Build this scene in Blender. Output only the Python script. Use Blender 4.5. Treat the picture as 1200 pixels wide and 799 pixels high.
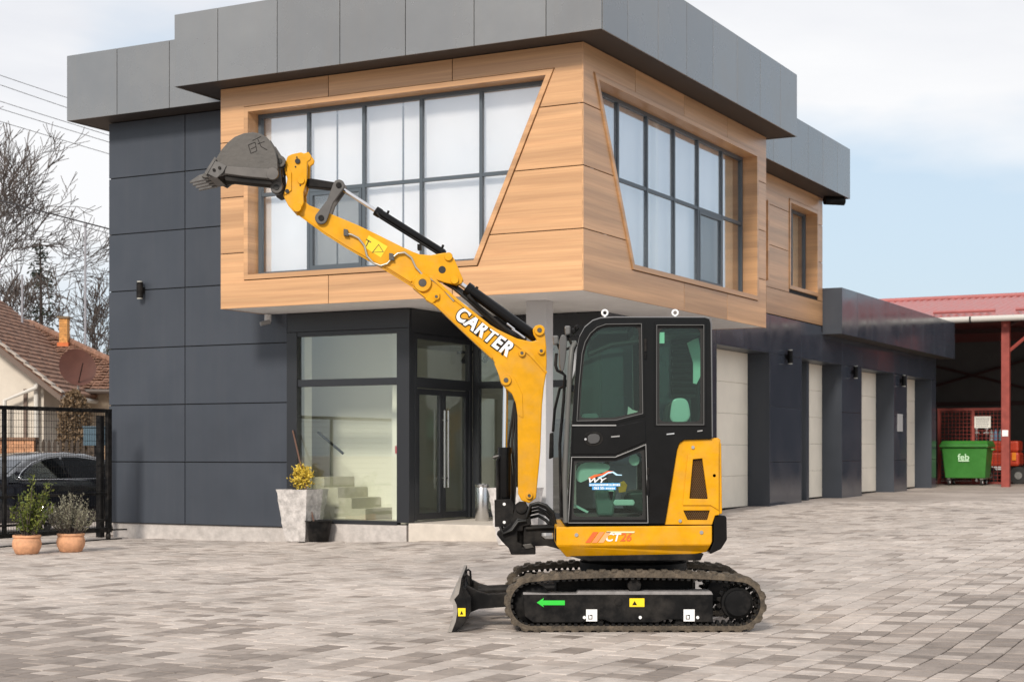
import bpy, bmesh, math, random
import numpy as np
from mathutils import Vector, Matrix, noise as mnoise
from mathutils.geometry import tessellate_polygon
for o in list(bpy.data.objects): bpy.data.objects.remove(o)
random.seed(7); PI = math.pi; RAD = math.radians
S = bpy.context.scene
COL = S.collection

# ------------------------------------------------------------------ camera
CAMH = 1.41; FPX = 1880.0; U0 = 600.0; V0 = 529.0
cd = bpy.data.cameras.new('camera'); cam = bpy.data.objects.new('camera', cd); COL.objects.link(cam)
cam.location = (0, 0, CAMH); cam.rotation_euler = (PI/2, 0, 0)
cd.sensor_width = 36; cd.lens = FPX/1200*36; cd.shift_y = (V0-399.5)/1200
cd.clip_end = 3000; cd.clip_start = .1
cd.dof.use_dof = True; cd.dof.focus_distance = 13.0; cd.dof.aperture_fstop = 5.0
S.camera = cam

# ------------------------------------------------------------------ light
SUN_AZ = Vector((-.30, -.95, 0)).normalized(); SUN_EL = RAD(33)
sd = bpy.data.lights.new('sun', 'SUN'); so = bpy.data.objects.new('sun', sd); COL.objects.link(so)
sd.energy = 3.1; sd.angle = RAD(10); sd.color = (1, .91, .80)
dirv = -(SUN_AZ*math.cos(SUN_EL) + Vector((0, 0, math.sin(SUN_EL))))
so.rotation_euler = dirv.to_track_quat('-Z', 'Y').to_euler()
W = bpy.data.worlds.new('World'); S.world = W; W.use_nodes = True
nt = W.node_tree; nt.nodes.clear(); N = nt.nodes.new; LK = nt.links.new
out = N('ShaderNodeOutputWorld'); bg = N('ShaderNodeBackground'); bg.inputs[1].default_value = .1
sky = N('ShaderNodeTexSky'); sky.sky_type = 'NISHITA'; sky.sun_disc = False
sky.sun_elevation = SUN_EL; sky.sun_rotation = math.atan2(SUN_AZ.x, SUN_AZ.y); sky.dust_density = 2.0; sky.air_density = 1.0
tc = N('ShaderNodeTexCoord'); mp = N('ShaderNodeMapping'); mp.inputs['Scale'].default_value = (1, 1, 3.2); mp.inputs['Location'].default_value = (.35, .2, .1)
LK(tc.outputs['Generated'], mp.inputs[0])
n1 = N('ShaderNodeTexNoise'); n1.inputs['Scale'].default_value = 2.6; n1.inputs['Detail'].default_value = 7; n1.inputs['Roughness'].default_value = .55; n1.inputs['Distortion'].default_value = .3
LK(mp.outputs[0], n1.inputs['Vector'])
r1 = N('ShaderNodeValToRGB'); r1.color_ramp.elements[0].position = .36; r1.color_ramp.elements[1].position = .62
r1.color_ramp.elements[0].color = (7.4, 7.55, 8.0, 1); r1.color_ramp.elements[1].color = (8.8, 8.85, 9.0, 1)
LK(n1.outputs[0], r1.inputs[0])
mp2 = N('ShaderNodeMapping'); mp2.inputs['Scale'].default_value = (1.0, 1.0, 2.6); mp2.inputs['Location'].default_value = (7.3, 4.4, .2)
LK(tc.outputs['Generated'], mp2.inputs[0])
n2 = N('ShaderNodeTexNoise'); n2.inputs['Scale'].default_value = 2.1; n2.inputs['Detail'].default_value = 6; n2.inputs['Roughness'].default_value = .5
LK(mp2.outputs[0], n2.inputs['Vector'])
sx_ = N('ShaderNodeSeparateXYZ'); LK(tc.outputs['Generated'], sx_.inputs[0])          # clear band low down, cloud deck above
el = N('ShaderNodeMath'); el.operation = 'MULTIPLY_ADD'; el.inputs[1].default_value = 1.15; LK(sx_.outputs['Z'], el.inputs[0]); LK(n2.outputs[0], el.inputs[2])
r2 = N('ShaderNodeValToRGB'); r2.color_ramp.elements[0].position = .62; r2.color_ramp.elements[1].position = .76
r2.color_ramp.elements[0].color = (.10, .10, .10, 1); r2.color_ramp.elements[1].color = (1, 1, 1, 1)
LK(el.outputs[0], r2.inputs[0])
veil = N('ShaderNodeMixRGB'); veil.inputs[0].default_value = .62; veil.inputs[2].default_value = (6.4, 7.9, 9.3, 1); LK(sky.outputs[0], veil.inputs[1])
mx = N('ShaderNodeMixRGB'); LK(r2.outputs[0], mx.inputs[0]); LK(veil.outputs[0], mx.inputs[1]); LK(r1.outputs[0], mx.inputs[2])
LK(mx.outputs[0], bg.inputs[0]); LK(bg.outputs[0], out.inputs[0])
S.view_settings.view_transform = 'Standard'; S.view_settings.look = 'None'; S.view_settings.gamma = 1; S.view_settings.exposure = 0.15
S.view_settings.use_curve_mapping = False
S.render.engine = 'CYCLES'; S.cycles.transparent_max_bounces = 40; S.cycles.max_bounces = 12

# ------------------------------------------------------------------ materials
MATS = {}
def mat(name, col=(.5, .5, .5), rough=.6, metal=0, spec=.5, nscale=0, namp=.15, bump=0, bscale=40, coat=0, ovar=0, streak=0, dust=0):
    if name in MATS: return MATS[name]
    m = bpy.data.materials.new(name); m.use_nodes = True; t = m.node_tree; b = t.nodes['Principled BSDF']
    b.inputs['Base Color'].default_value = (*col, 1); b.inputs['Roughness'].default_value = rough; b.inputs['Metallic'].default_value = metal
    b.inputs['Specular IOR Level'].default_value = spec; b.inputs['Coat Weight'].default_value = coat; b.inputs['Coat Roughness'].default_value = .08
    if nscale:
        g = t.nodes.new('ShaderNodeNewGeometry'); n = t.nodes.new('ShaderNodeTexNoise'); n.inputs['Scale'].default_value = nscale; n.inputs['Detail'].default_value = 6; n.inputs['Roughness'].default_value = .6
        t.links.new(g.outputs['Position'], n.inputs['Vector'])
        mr = t.nodes.new('ShaderNodeMapRange'); mr.inputs[1].default_value = .3; mr.inputs[2].default_value = .7; mr.inputs[3].default_value = 1-namp; mr.inputs[4].default_value = 1+namp
        t.links.new(n.outputs[0], mr.inputs[0])
        mm = t.nodes.new('ShaderNodeMixRGB'); mm.blend_type = 'MULTIPLY'; mm.inputs[0].default_value = 1; mm.inputs[1].default_value = (*col, 1)
        t.links.new(mr.outputs[0], mm.inputs[2]); t.links.new(mm.outputs[0], b.inputs['Base Color'])
        r = t.nodes.new('ShaderNodeMapRange'); r.inputs[1].default_value = .3; r.inputs[2].default_value = .7; r.inputs[3].default_value = max(0, rough-.08); r.inputs[4].default_value = min(1, rough+.1)
        t.links.new(n.outputs[0], r.inputs[0]); t.links.new(r.outputs[0], b.inputs['Roughness'])
    if streak or dust:
        g3 = t.nodes.new('ShaderNodeNewGeometry'); m3 = t.nodes.new('ShaderNodeMapping'); m3.inputs['Scale'].default_value = (7, 7, .45) if streak else (5, 5, 5); t.links.new(g3.outputs['Position'], m3.inputs[0])
        n3 = t.nodes.new('ShaderNodeTexNoise'); n3.inputs['Scale'].default_value = 1; n3.inputs['Detail'].default_value = 6; n3.inputs['Roughness'].default_value = .65; t.links.new(m3.outputs[0], n3.inputs['Vector'])
        r3 = t.nodes.new('ShaderNodeMapRange'); r3.inputs[1].default_value = .45; r3.inputs[2].default_value = .8; r3.inputs[3].default_value = 0; r3.inputs[4].default_value = streak or dust; t.links.new(n3.outputs[0], r3.inputs[0])
        x3 = t.nodes.new('ShaderNodeMixRGB'); t.links.new(r3.outputs[0], x3.inputs[0]); x3.inputs[2].default_value = (.30, .26, .22, 1)
        src = b.inputs['Base Color'].links[0].from_socket if b.inputs['Base Color'].links else None
        if src: t.links.new(src, x3.inputs[1])
        else: x3.inputs[1].default_value = (*col, 1)
        t.links.new(x3.outputs[0], b.inputs['Base Color'])
    if ovar:
        oi = t.nodes.new('ShaderNodeObjectInfo'); om = t.nodes.new('ShaderNodeMapRange'); om.inputs[3].default_value = 1-ovar; om.inputs[4].default_value = 1+ovar; t.links.new(oi.outputs['Random'], om.inputs[0])
        o2 = t.nodes.new('ShaderNodeMixRGB'); o2.blend_type = 'MULTIPLY'; o2.inputs[0].default_value = 1
        src = b.inputs['Base Color'].links[0].from_socket if b.inputs['Base Color'].links else None
        if src: t.links.new(src, o2.inputs[1])
        else: o2.inputs[1].default_value = (*col, 1)
        t.links.new(om.outputs[0], o2.inputs[2]); t.links.new(o2.outputs[0], b.inputs['Base Color'])
    if bump:
        g2 = t.nodes.new('ShaderNodeNewGeometry'); n2 = t.nodes.new('ShaderNodeTexNoise'); n2.inputs['Scale'].default_value = bscale; n2.inputs['Detail'].default_value = 5
        t.links.new(g2.outputs['Position'], n2.inputs['Vector']); bp = t.nodes.new('ShaderNodeBump'); bp.inputs['Strength'].default_value = bump; bp.inputs['Distance'].default_value = .02
        t.links.new(n2.outputs[0], bp.inputs['Height']); t.links.new(bp.outputs[0], b.inputs['Normal'])
    MATS[name] = m; return m
def glass(name, tint=(.8, .9, .87), refl=.08, rough=.0, maxr=.9):
    if name in MATS: return MATS[name]
    m = bpy.data.materials.new(name); m.use_nodes = True; t = m.node_tree; t.nodes.clear()
    o = t.nodes.new('ShaderNodeOutputMaterial'); tr = t.nodes.new('ShaderNodeBsdfTransparent'); tr.inputs[0].default_value = (*tint, 1)
    gl = t.nodes.new('ShaderNodeBsdfGlossy'); gl.inputs['Roughness'].default_value = rough; gl.inputs[0].default_value = (.95, .97, 1, 1)
    lw = t.nodes.new('ShaderNodeLayerWeight'); lw.inputs[0].default_value = .35
    mr = t.nodes.new('ShaderNodeMapRange'); mr.inputs[3].default_value = refl; mr.inputs[4].default_value = maxr
    pw = t.nodes.new('ShaderNodeMath'); pw.operation = 'POWER'; pw.inputs[1].default_value = 2.5
    t.links.new(lw.outputs['Facing'], pw.inputs[0]); t.links.new(pw.outputs[0], mr.inputs[0])
    mx = t.nodes.new('ShaderNodeMixShader'); t.links.new(mr.outputs[0], mx.inputs[0]); t.links.new(tr.outputs[0], mx.inputs[1]); t.links.new(gl.outputs[0], mx.inputs[2]); t.links.new(mx.outputs[0], o.inputs[0])
    MATS[name] = m; return m
BANG = RAD(28)
def wood():
    m = bpy.data.materials.new('wood_cladding'); m.use_nodes = True; t = m.node_tree; b = t.nodes['Principled BSDF']; N = t.nodes.new; K = t.links.new
    g = N('ShaderNodeNewGeometry'); oi = N('ShaderNodeObjectInfo')
    # along-wall coordinate: (x+y rotated into building axes); stretch so the grain runs horizontally
    r = N('ShaderNodeVectorRotate'); r.rotation_type = 'Z_AXIS'; r.inputs['Angle'].default_value = BANG; K(g.outputs['Position'], r.inputs[0])
    off = N('ShaderNodeVectorMath'); off.operation = 'SCALE'; cx = N('ShaderNodeCombineXYZ'); K(oi.outputs['Random'], cx.inputs[0]); K(oi.outputs['Random'], cx.inputs[2]); off.inputs[3].default_value = 13.0; K(cx.outputs[0], off.inputs[0])
    ad = N('ShaderNodeVectorMath'); K(r.outputs[0], ad.inputs[0]); K(off.outputs[0], ad.inputs[1])
    m1 = N('ShaderNodeMapping'); m1.inputs['Scale'].default_value = (.5, .5, 26); K(ad.outputs[0], m1.inputs[0])
    n1 = N('ShaderNodeTexNoise'); n1.inputs['Scale'].default_value = 1.6; n1.inputs['Detail'].default_value = 7; n1.inputs['Roughness'].default_value = .62; n1.inputs['Distortion'].default_value = .5; K(m1.outputs[0], n1.inputs['Vector'])
    m2 = N('ShaderNodeMapping'); m2.inputs['Scale'].default_value = (.12, .12, 4.2); K(ad.outputs[0], m2.inputs[0])
    n2 = N('ShaderNodeTexNoise'); n2.inputs['Scale'].default_value = 1.3; n2.inputs['Detail'].default_value = 2; K(m2.outputs[0], n2.inputs['Vector'])
    ra = N('ShaderNodeValToRGB'); e = ra.color_ramp.elements; e[0].position = .3; e[0].color = (.50, .27, .13, 1); e[1].position = .72; e[1].color = (.64, .375, .185, 1); K(n1.outputs[0], ra.inputs[0])
    rb = N('ShaderNodeMapRange'); rb.inputs[1].default_value = .38; rb.inputs[2].default_value = .62; rb.inputs[3].default_value = .80; rb.inputs[4].default_value = 1.1; K(n2.outputs[0], rb.inputs[0])
    mm = N('ShaderNodeMixRGB'); mm.blend_type = 'MULTIPLY'; mm.inputs[0].default_value = 1; K(ra.outputs[0], mm.inputs[1]); K(rb.outputs[0], mm.inputs[2])
    wv = N('ShaderNodeMapRange'); wv.inputs[3].default_value = .88; wv.inputs[4].default_value = 1.06; K(oi.outputs['Random'], wv.inputs[0])
    m3 = N('ShaderNodeMixRGB'); m3.blend_type = 'MULTIPLY'; m3.inputs[0].default_value = 1; K(mm.outputs[0], m3.inputs[1]); K(wv.outputs[0], m3.inputs[2]); K(m3.outputs[0], b.inputs['Base Color'])
    b.inputs['Roughness'].default_value = .34; b.inputs['Specular IOR Level'].default_value = .7
    bp = N('ShaderNodeBump'); bp.inputs['Strength'].default_value = .12; bp.inputs['Distance'].default_value = .004; K(n1.outputs[0], bp.inputs['Height']); K(bp.outputs[0], b.inputs['Normal'])
    MATS['wood'] = m; return m
WOOD = wood()
def paver_mat(name, tone_attr):
    m = bpy.data.materials.new(name); m.use_nodes = True; t = m.node_tree; b = t.nodes['Principled BSDF']; N = t.nodes.new; K = t.links.new
    g = N('ShaderNodeNewGeometry'); n = N('ShaderNodeTexNoise'); n.inputs['Scale'].default_value = 9; n.inputs['Detail'].default_value = 8; n.inputs['Roughness'].default_value = .7; K(g.outputs['Position'], n.inputs['Vector'])
    nb = N('ShaderNodeTexNoise'); nb.inputs['Scale'].default_value = .42; nb.inputs['Detail'].default_value = 7; nb.inputs['Roughness'].default_value = .62; K(g.outputs['Position'], nb.inputs['Vector'])
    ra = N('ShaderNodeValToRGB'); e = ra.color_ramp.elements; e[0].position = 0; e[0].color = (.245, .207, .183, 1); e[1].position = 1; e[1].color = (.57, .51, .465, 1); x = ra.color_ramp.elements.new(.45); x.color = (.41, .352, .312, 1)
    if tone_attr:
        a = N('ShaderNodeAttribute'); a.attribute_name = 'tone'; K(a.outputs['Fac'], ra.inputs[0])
    else:
        K(nb.outputs[0], ra.inputs[0])
    mr = N('ShaderNodeMapRange'); mr.inputs[1].default_value = .25; mr.inputs[2].default_value = .75; mr.inputs[3].default_value = .78; mr.inputs[4].default_value = 1.18; K(n.outputs[0], mr.inputs[0])
    mb = N('ShaderNodeMapRange'); mb.inputs[1].default_value = .3; mb.inputs[2].default_value = .7; mb.inputs[3].default_value = .76; mb.inputs[4].default_value = 1.05; K(nb.outputs[0], mb.inputs[0])
    ns = N('ShaderNodeTexNoise'); ns.inputs['Scale'].default_value = 1.1; ns.inputs['Detail'].default_value = 9; ns.inputs['Roughness'].default_value = .68; ns.inputs['Distortion'].default_value = .8; K(g.outputs['Position'], ns.inputs['Vector'])
    ms = N('ShaderNodeMapRange'); ms.inputs[1].default_value = .50; ms.inputs[2].default_value = .68; ms.inputs[3].default_value = 1.0; ms.inputs[4].default_value = .68; K(ns.outputs[0], ms.inputs[0])
    m0 = N('ShaderNodeMath'); m0.operation = 'MULTIPLY'; K(ms.outputs[0], m0.inputs[0]); K(mb.outputs[0], m0.inputs[1])
    mu = N('ShaderNodeMath'); mu.operation = 'MULTIPLY'; K(mr.outputs[0], mu.inputs[0]); K(m0.outputs[0], mu.inputs[1])
    mm = N('ShaderNodeMixRGB'); mm.blend_type = 'MULTIPLY'; mm.inputs[0].default_value = 1; K(ra.outputs[0], mm.inputs[1]); K(mu.outputs[0], mm.inputs[2]); K(mm.outputs[0], b.inputs['Base Color'])
    b.inputs['Roughness'].default_value = .78; b.inputs['Specular IOR Level'].default_value = .35
    bp = N('ShaderNodeBump'); bp.inputs['Strength'].default_value = .35; bp.inputs['Distance'].default_value = .006; K(n.outputs[0], bp.inputs['Height']); K(bp.outputs[0], b.inputs['Normal'])
    MATS[name] = m; return m
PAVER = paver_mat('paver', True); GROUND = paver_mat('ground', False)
ANTH = mat('anthracite_panel', (.047, .055, .070), .36, spec=.35, nscale=1.2, namp=.07, ovar=.05, streak=.03, bump=.05, bscale=1.3)
ANTHG = mat('anthracite_gloss', (.050, .058, .076), .15, spec=.5, nscale=1.2, namp=.06, ovar=.08, bump=.05, bscale=1.3)
JOINT = mat('joint_dark', (.012, .013, .015), .8)
FASC = mat('fascia_panel', (.245, .25, .255), .27, spec=.5, metal=.5, nscale=.9, namp=.06, ovar=.05, streak=.14, bump=.05, bscale=1.1)
SOFD = mat('dark_soffit', (.035, .028, .025), .6)
SOFW = mat('white_soffit', (.80, .80, .80), .7, nscale=3, namp=.05)
WFRAME = mat('window_frame_grey', (.075, .095, .115), .4)
BLKF = mat('black_frame', (.018, .02, .024), .35)
BLIND = mat('white_blind', (.93, .93, .93), .8, nscale=1.5, namp=.04)
CURT = mat('beige_curtain', (.74, .64, .46), .8)
SCREEN = glass('insect_screen_net', (.80, .81, .81), .05, .4, .1)
UGLASS = glass('upper_glass', (.985, .99, .995), .24)
LGLASS = glass('lobby_glass', (.95, .97, .93), .10)
CREAM = mat('cream_door', (.88, .81, .69), .5, nscale=2, namp=.05)
CONC = mat('concrete', (.46, .43, .41), .85, nscale=8, namp=.18, bump=.3)
COLM = mat('column_grey', (.50, .50, .505), .7, nscale=4, namp=.06)
INTW = mat('interior_wall', (.88, .87, .82), .8)
INTF = mat('interior_floor', (.5, .47, .42), .5)
CEIL = mat('ceiling', (.7, .7, .68), .8)
STEEL = mat('steel', (.6, .6, .6), .25, metal=1)
CHROME = mat('chrome', (.75, .75, .77), .12, metal=1)
YEL = mat('yellow_paint', (.66, .315, .0015), .36, spec=.24, coat=.06, nscale=9, namp=.09, dust=.22, bump=.02, bscale=5)
BLK = mat('black_paint', (.005, .005, .0055), .16, spec=.22, coat=.0, nscale=6, namp=.25)
BLKM = mat('black_matt', (.0075, .0075, .008), .5, spec=.11, nscale=10, namp=.3, dust=.10)
DKG = mat('bucket_grey', (.062, .057, .052), .45, nscale=7, namp=.22, bump=.1, bscale=30)
RUB = mat('track_rubber', (.085, .068, .05), .9, nscale=18, namp=.6, bump=.5, bscale=60)
FRAMG = mat('dusty_top', (.22, .21, .21), .7, nscale=12, namp=.3)
CGLASS = glass('cab_glass', (.68, .83, .77), .03)
WHITE = mat('white_mark', (.82, .82, .82), .5)
GREENM = mat('green_mark', (.02, .55, .04), .5)
YELM = mat('yellow_mark', (.9, .65, .01), .5)
ORNM = mat('orange_mark', (.75, .12, .02), .5)
BLUEM = mat('blue_mark', (.05, .35, .75), .5)
HOSE = mat('hose', (.012, .012, .012), .5)
REDS = mat('red_steel', (.27, .05, .038), .5, nscale=5, namp=.2)
REDR = mat('red_roof_metal', (.36, .115, .11), .42, nscale=2, namp=.12)
BINM = mat('bin_green', (.042, .20, .032), .42, nscale=5, namp=.1)
TERR = mat('terracotta', (.60, .31, .17), .8, nscale=14, namp=.22)
BARK = mat('bark', (.085, .068, .06), .9, nscale=6, namp=.3)
CARP = mat('car_paint', (.008, .009, .014), .12, spec=.5, coat=1)
TYRE = mat('tyre', (.02, .02, .02), .8)
CARG = glass('car_glass', (.12, .14, .13), .10)

# ------------------------------------------------------------------ mesh tools
class MB:
    def __init__(s): s.v = []; s.f = []
    def add(s, vs, fs):
        k = len(s.v); s.v += [tuple(p) for p in vs]; s.f += [tuple(i+k for i in f) for f in fs]; return s
    def box(s, p0, p1, T=None):
        (x0, y0, z0), (x1, y1, z1) = p0, p1
        vs = [(x, y, z) for z in (z0, z1) for y in (y0, y1) for x in (x0, x1)]
        if T: vs = [T(*p) for p in vs]
        return s.add(vs, [(0, 2, 3, 1), (4, 5, 7, 6), (0, 1, 5, 4), (2, 6, 7, 3), (0, 4, 6, 2), (1, 3, 7, 5)])
    def prism(s, poly, d0, d1, P):
        """poly: 2D points; P(x2, y2, d) -> 3D; extruded from d0 to d1"""
        n = len(poly); tri = tessellate_polygon([[Vector((p[0], p[1], 0)) for p in poly]])
        s.add([P(p[0], p[1], d0) for p in poly]+[P(p[0], p[1], d1) for p in poly],
              [tuple(range(n)), tuple(range(2*n-1, n-1, -1))]+[(i, i+n, (i+1) % n+n, (i+1) % n) for i in range(n)])
        return s
    def plate(s, outer, holes, d0, d1, P):
        loops = [outer]+holes; allp = [p for l in loops for p in l]; n = len(allp)
        tri = tessellate_polygon([[Vector((p[0], p[1], 0)) for p in l] for l in loops])
        fs = [tuple(t) for t in tri]+[tuple(i+n for i in reversed(t)) for t in tri]
        k = 0
        for l in loops:
            m = len(l); fs += [(k+i, k+i+n, k+(i+1) % m+n, k+(i+1) % m) for i in range(m)]; k += m
        return s.add([P(p[0], p[1], d0) for p in allp]+[P(p[0], p[1], d1) for p in allp], fs)
    def tube(s, pts, r, n=8, caps=True):
        pts = [Vector(p) for p in pts]; rs = r if isinstance(r, (list, tuple)) else [r]*len(pts)
        rings = []; up = None
        for i, p in enumerate(pts):
            d = (pts[min(i+1, len(pts)-1)]-pts[max(i-1, 0)]).normalized()
            if up is None: up = Vector((0, 0, 1)) if abs(d.z) < .9 else Vector((1, 0, 0))
            x = d.cross(up).normalized(); y = x.cross(d).normalized(); up = y
            rings.append([p+(x*math.cos(2*PI*k/n)+y*math.sin(2*PI*k/n))*rs[i] for k in range(n)])
        vs = [q for R_ in rings for q in R_]; fs = []
        for i in range(len(pts)-1):
            for k in range(n): a = i*n+k; b = i*n+(k+1) % n; fs.append((a, b, b+n, a+n))
        if caps: fs += [tuple(range(n-1, -1, -1)), tuple(range((len(pts)-1)*n, len(pts)*n))]
        return s.add(vs, fs)
    def lathe(s, prof, origin, n=24, axis='Z'):
        """prof: (radius, height)"""
        o = Vector(origin); vs = []; m = len(prof)
        for r, h in prof:
            for k in range(n):
                c, q = math.cos(2*PI*k/n)*r, math.sin(2*PI*k/n)*r
                vs.append(o+(Vector((c, q, h)) if axis == 'Z' else Vector((c, h, -q)) if axis == 'Y' else Vector((h, c, q))))
        fs = [(i*n+k, i*n+(k+1) % n, (i+1)*n+(k+1) % n, (i+1)*n+k) for i in range(m-1) for k in range(n)]
        fs += [tuple(range(n-1, -1, -1)), tuple(range((m-1)*n, m*n))]
        return s.add(vs, fs)
    def build(s, name, m=None, parent=None, bev=0, smooth=None, kind=None, label=None, cat=None, group=None, seg=2):
        me = bpy.data.meshes.new(name); me.from_pydata(s.v, [], s.f)
        b = bmesh.new(); b.from_mesh(me); bmesh.ops.recalc_face_normals(b, faces=b.faces); b.to_mesh(me); b.free()
        if m: me.materials.append(m)
        if smooth is not None:
            for p in me.polygons: p.use_smooth = True
            me.set_sharp_from_angle(angle=RAD(smooth))
        o = bpy.data.objects.new(name, me); COL.objects.link(o)
        if bev:
            md = o.modifiers.new('bevel', 'BEVEL'); md.width = bev; md.segments = seg; md.limit_method = 'ANGLE'; md.angle_limit = RAD(30); md.harden_normals = False
        return tag(o, parent, kind, label, cat, group)
def tag(o, parent=None, kind=None, label=None, cat=None, group=None):
    if parent:
        o.parent = parent; o.matrix_parent_inverse = parent.matrix_basis.inverted()
    if kind: o['kind'] = kind
    if label: o['label'] = label
    if cat: o['category'] = cat
    if group: o['group'] = group
    return o
def empty(name, loc, label, cat, group=None, parent=None):
    o = bpy.data.objects.new(name, None); COL.objects.link(o); o.location = loc; o.empty_display_size = .2
    return tag(o, parent, None, label, cat, group)
def text_mesh(s, name, P, size, m, parent, off=0, shear=0, extrude=.0, sx=1.0, label=None, sp=1.0):
    """flat lettering; P(x, y, d) -> 3D maps the text plane into the world"""
    c = bpy.data.curves.new(name, 'FONT'); c.body = s; c.size = size; c.offset = off; c.shear = shear; c.space_character = sp; c.extrude = extrude; c.align_x = 'CENTER'; c.align_y = 'CENTER'
    t = bpy.data.objects.new(name, c); COL.objects.link(t); bpy.context.view_layer.update()
    me = bpy.data.meshes.new_from_object(t.evaluated_get(bpy.context.evaluated_depsgraph_get()))
    bpy.data.objects.remove(t); bpy.data.curves.remove(c)
    for v in me.vertices: v.co = Vector(P(v.co.x*sx, v.co.y, v.co.z))
    me.materials.clear(); me.materials.append(m); me.name = name
    o = bpy.data.objects.new(name, me); COL.objects.link(o)
    return tag(o, parent, None, label)

# ------------------------------------------------------------------ frames
sn, cs = math.sin(BANG), math.cos(BANG); CX, CY = .956, 21.48
def B3(a, b, z): return (CX-a*cs+b*sn, CY+a*sn+b*cs, z)
def AB(X, Y): dx, dy = X-CX, Y-CY; return -dx*cs+dy*sn, dx*sn+dy*cs
def W3(u, v, Y): return ((u-U0)*Y/FPX, Y, CAMH-(v-V0)*Y/FPX)
def sstep(x): x = max(0, min(1, x)); return x*x*(3-2*x)
def gz(X, Y):
    t = X+(Y-26)*.5
    if t < -4.5: return 0.0
    if t < 8: k = t+4.5; return .36*(k/12.5)**.85 if k > 1 else .36*(1/12.5)**.85*k*k*(2-k)
    return .36+min(t-8, 25)*.0075
def bbox(mb, a0, a1, b0, b1, z0, z1): return mb.box((a0, b0, z0), (a1, b1, z1), B3)

# ------------------------------------------------------------------ ground and paving
def build_ground():
    xs = sorted(set([-1500, -600, -250, -120, -80, -60]+list(range(-50, 51, 1))+[60, 80, 120, 250, 600, 1500]))
    ys = sorted(set([-200, -60, -20]+list(range(-10, 81, 1))+[100, 140, 250, 600, 1600]))
    vs = [(x, y, gz(x, y)-.03) for y in ys for x in xs]; nx = len(xs)
    fs = [(j*nx+i, j*nx+i+1, (j+1)*nx+i+1, (j+1)*nx+i) for j in range(len(ys)-1) for i in range(nx-1)]
    mb = MB(); mb.add(vs, fs); return mb.build('ground', GROUND, kind='structure', smooth=60)
build_ground()
yard = empty('paved_yard', (0, 12, 0), None, None); yard['kind'] = 'structure'
def build_pavers():
    rng = random.Random(3); items = []
    wrow = .205; a = -22.0; row = 0
    while a < 14:
        b = -14.5+rng.random()*.2
        while b < 16:
            l = rng.choice((.135, .205, .205, .275, .345))
            X, Y, _ = B3(a+wrow/2, b+l/2, 0)
            A_, B_ = a, b
            ok = 7.2 < Y < 33 and -110 < U0+FPX*X/Y < 1310
            if ok and a+wrow > 1.0 and b+l > 3.0 and a < 9.4: ok = False
            if ok and a+wrow > 3.3 and b+l > 1.0 and a < 9.4: ok = False
            if ok and a+wrow > 1.1 and b+l > 3: ok = False
            if ok:
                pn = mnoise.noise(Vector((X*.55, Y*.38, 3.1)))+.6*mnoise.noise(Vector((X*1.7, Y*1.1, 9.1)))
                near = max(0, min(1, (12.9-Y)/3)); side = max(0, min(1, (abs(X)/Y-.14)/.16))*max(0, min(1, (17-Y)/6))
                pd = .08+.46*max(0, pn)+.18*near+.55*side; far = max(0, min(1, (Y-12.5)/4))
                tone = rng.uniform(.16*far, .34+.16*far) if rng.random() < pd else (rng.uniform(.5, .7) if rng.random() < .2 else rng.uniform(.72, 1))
                tone *= 1-.28*side-.12*near  # vignette darkening plus darker worn pavers, both put into the tone
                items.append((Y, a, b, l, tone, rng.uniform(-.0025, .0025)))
            b += l
        a += wrow
    items.sort(key=lambda t: t[0])
    g = .0058
    def geo(a, b, l, dz):
        c = .006; a0, a1, b0, b1 = a+g, a+wrow-g, b+g, b+l-g
        lo = [(a0, b0), (a1, b0), (a1, b1), (a0, b1)]; hi = [(a0+c, b0+c), (a1-c, b0+c), (a1-c, b1-c), (a0+c, b1-c)]
        vs = []
        for (p, q), zz in [(x, -.03) for x in lo]+[(x, -.005) for x in lo]+[(x, 0) for x in hi]:
            X, Y, _ = B3(p, q, 0); vs.append((X, Y, gz(X, Y)+dz+zz))
        fs = [(8, 9, 10, 11)]+[(i, (i+1) % 4, 4+(i+1) % 4, 4+i) for i in range(4)]+[(4+i, 4+(i+1) % 4, 8+(i+1) % 4, 8+i) for i in range(4)]
        return vs, [f[::-1] for f in fs]
    def flush(name, V, Fc, T, parent, kind=None):
        me = bpy.data.meshes.new(name); me.from_pydata(V, [], Fc); me.materials.append(PAVER)
        at = me.attributes.new('tone', 'FLOAT', 'POINT'); at.data.foreach_set('value', T)
        o = bpy.data.objects.new(name, me); COL.objects.link(o); tag(o, parent, kind); return o
    # the 300 that show largest inside the frame
    vis = [k for k, t in enumerate(items) if (lambda p: -20 < U0+FPX*p[0]/p[1] < 1220 and V0+FPX*CAMH/p[1] < 800)(B3(t[1]+.1, t[2]+.1, 0))]
    single = set(vis[:300])
    V, Fc, T = [], [], []
    for k, (Y, a, b, l, tone, dz) in enumerate(items):
        vs, fs = geo(a, b, l, dz)
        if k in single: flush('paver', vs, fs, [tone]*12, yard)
        else:
            n = len(V); V += vs; Fc += [tuple(i+n for i in f) for f in fs]; T += [tone]*12
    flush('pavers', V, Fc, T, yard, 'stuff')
build_pavers()

# ------------------------------------------------------------------ the office building
bld = empty('office_building', B3(3, 3, .1), 'two storey dark grey office and garage building with timber clad upper bay', 'building')
Z0, Z1 = 3.57, 6.90
def bpart(name, m, boxes, parent=bld, bev=0, **k):
    mb = MB()
    for x in boxes: bbox(mb, *x)
    return mb.build(name, m, parent, bev, **k)
Pb = lambda b: (lambda x, y, d: B3(x, b-d, y))      # a plane facing the front (poly = (a, z)), d outwards
Pa = lambda a: (lambda x, y, d: B3(a-d, x, y))      # a plane facing right (poly = (b, z))
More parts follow.
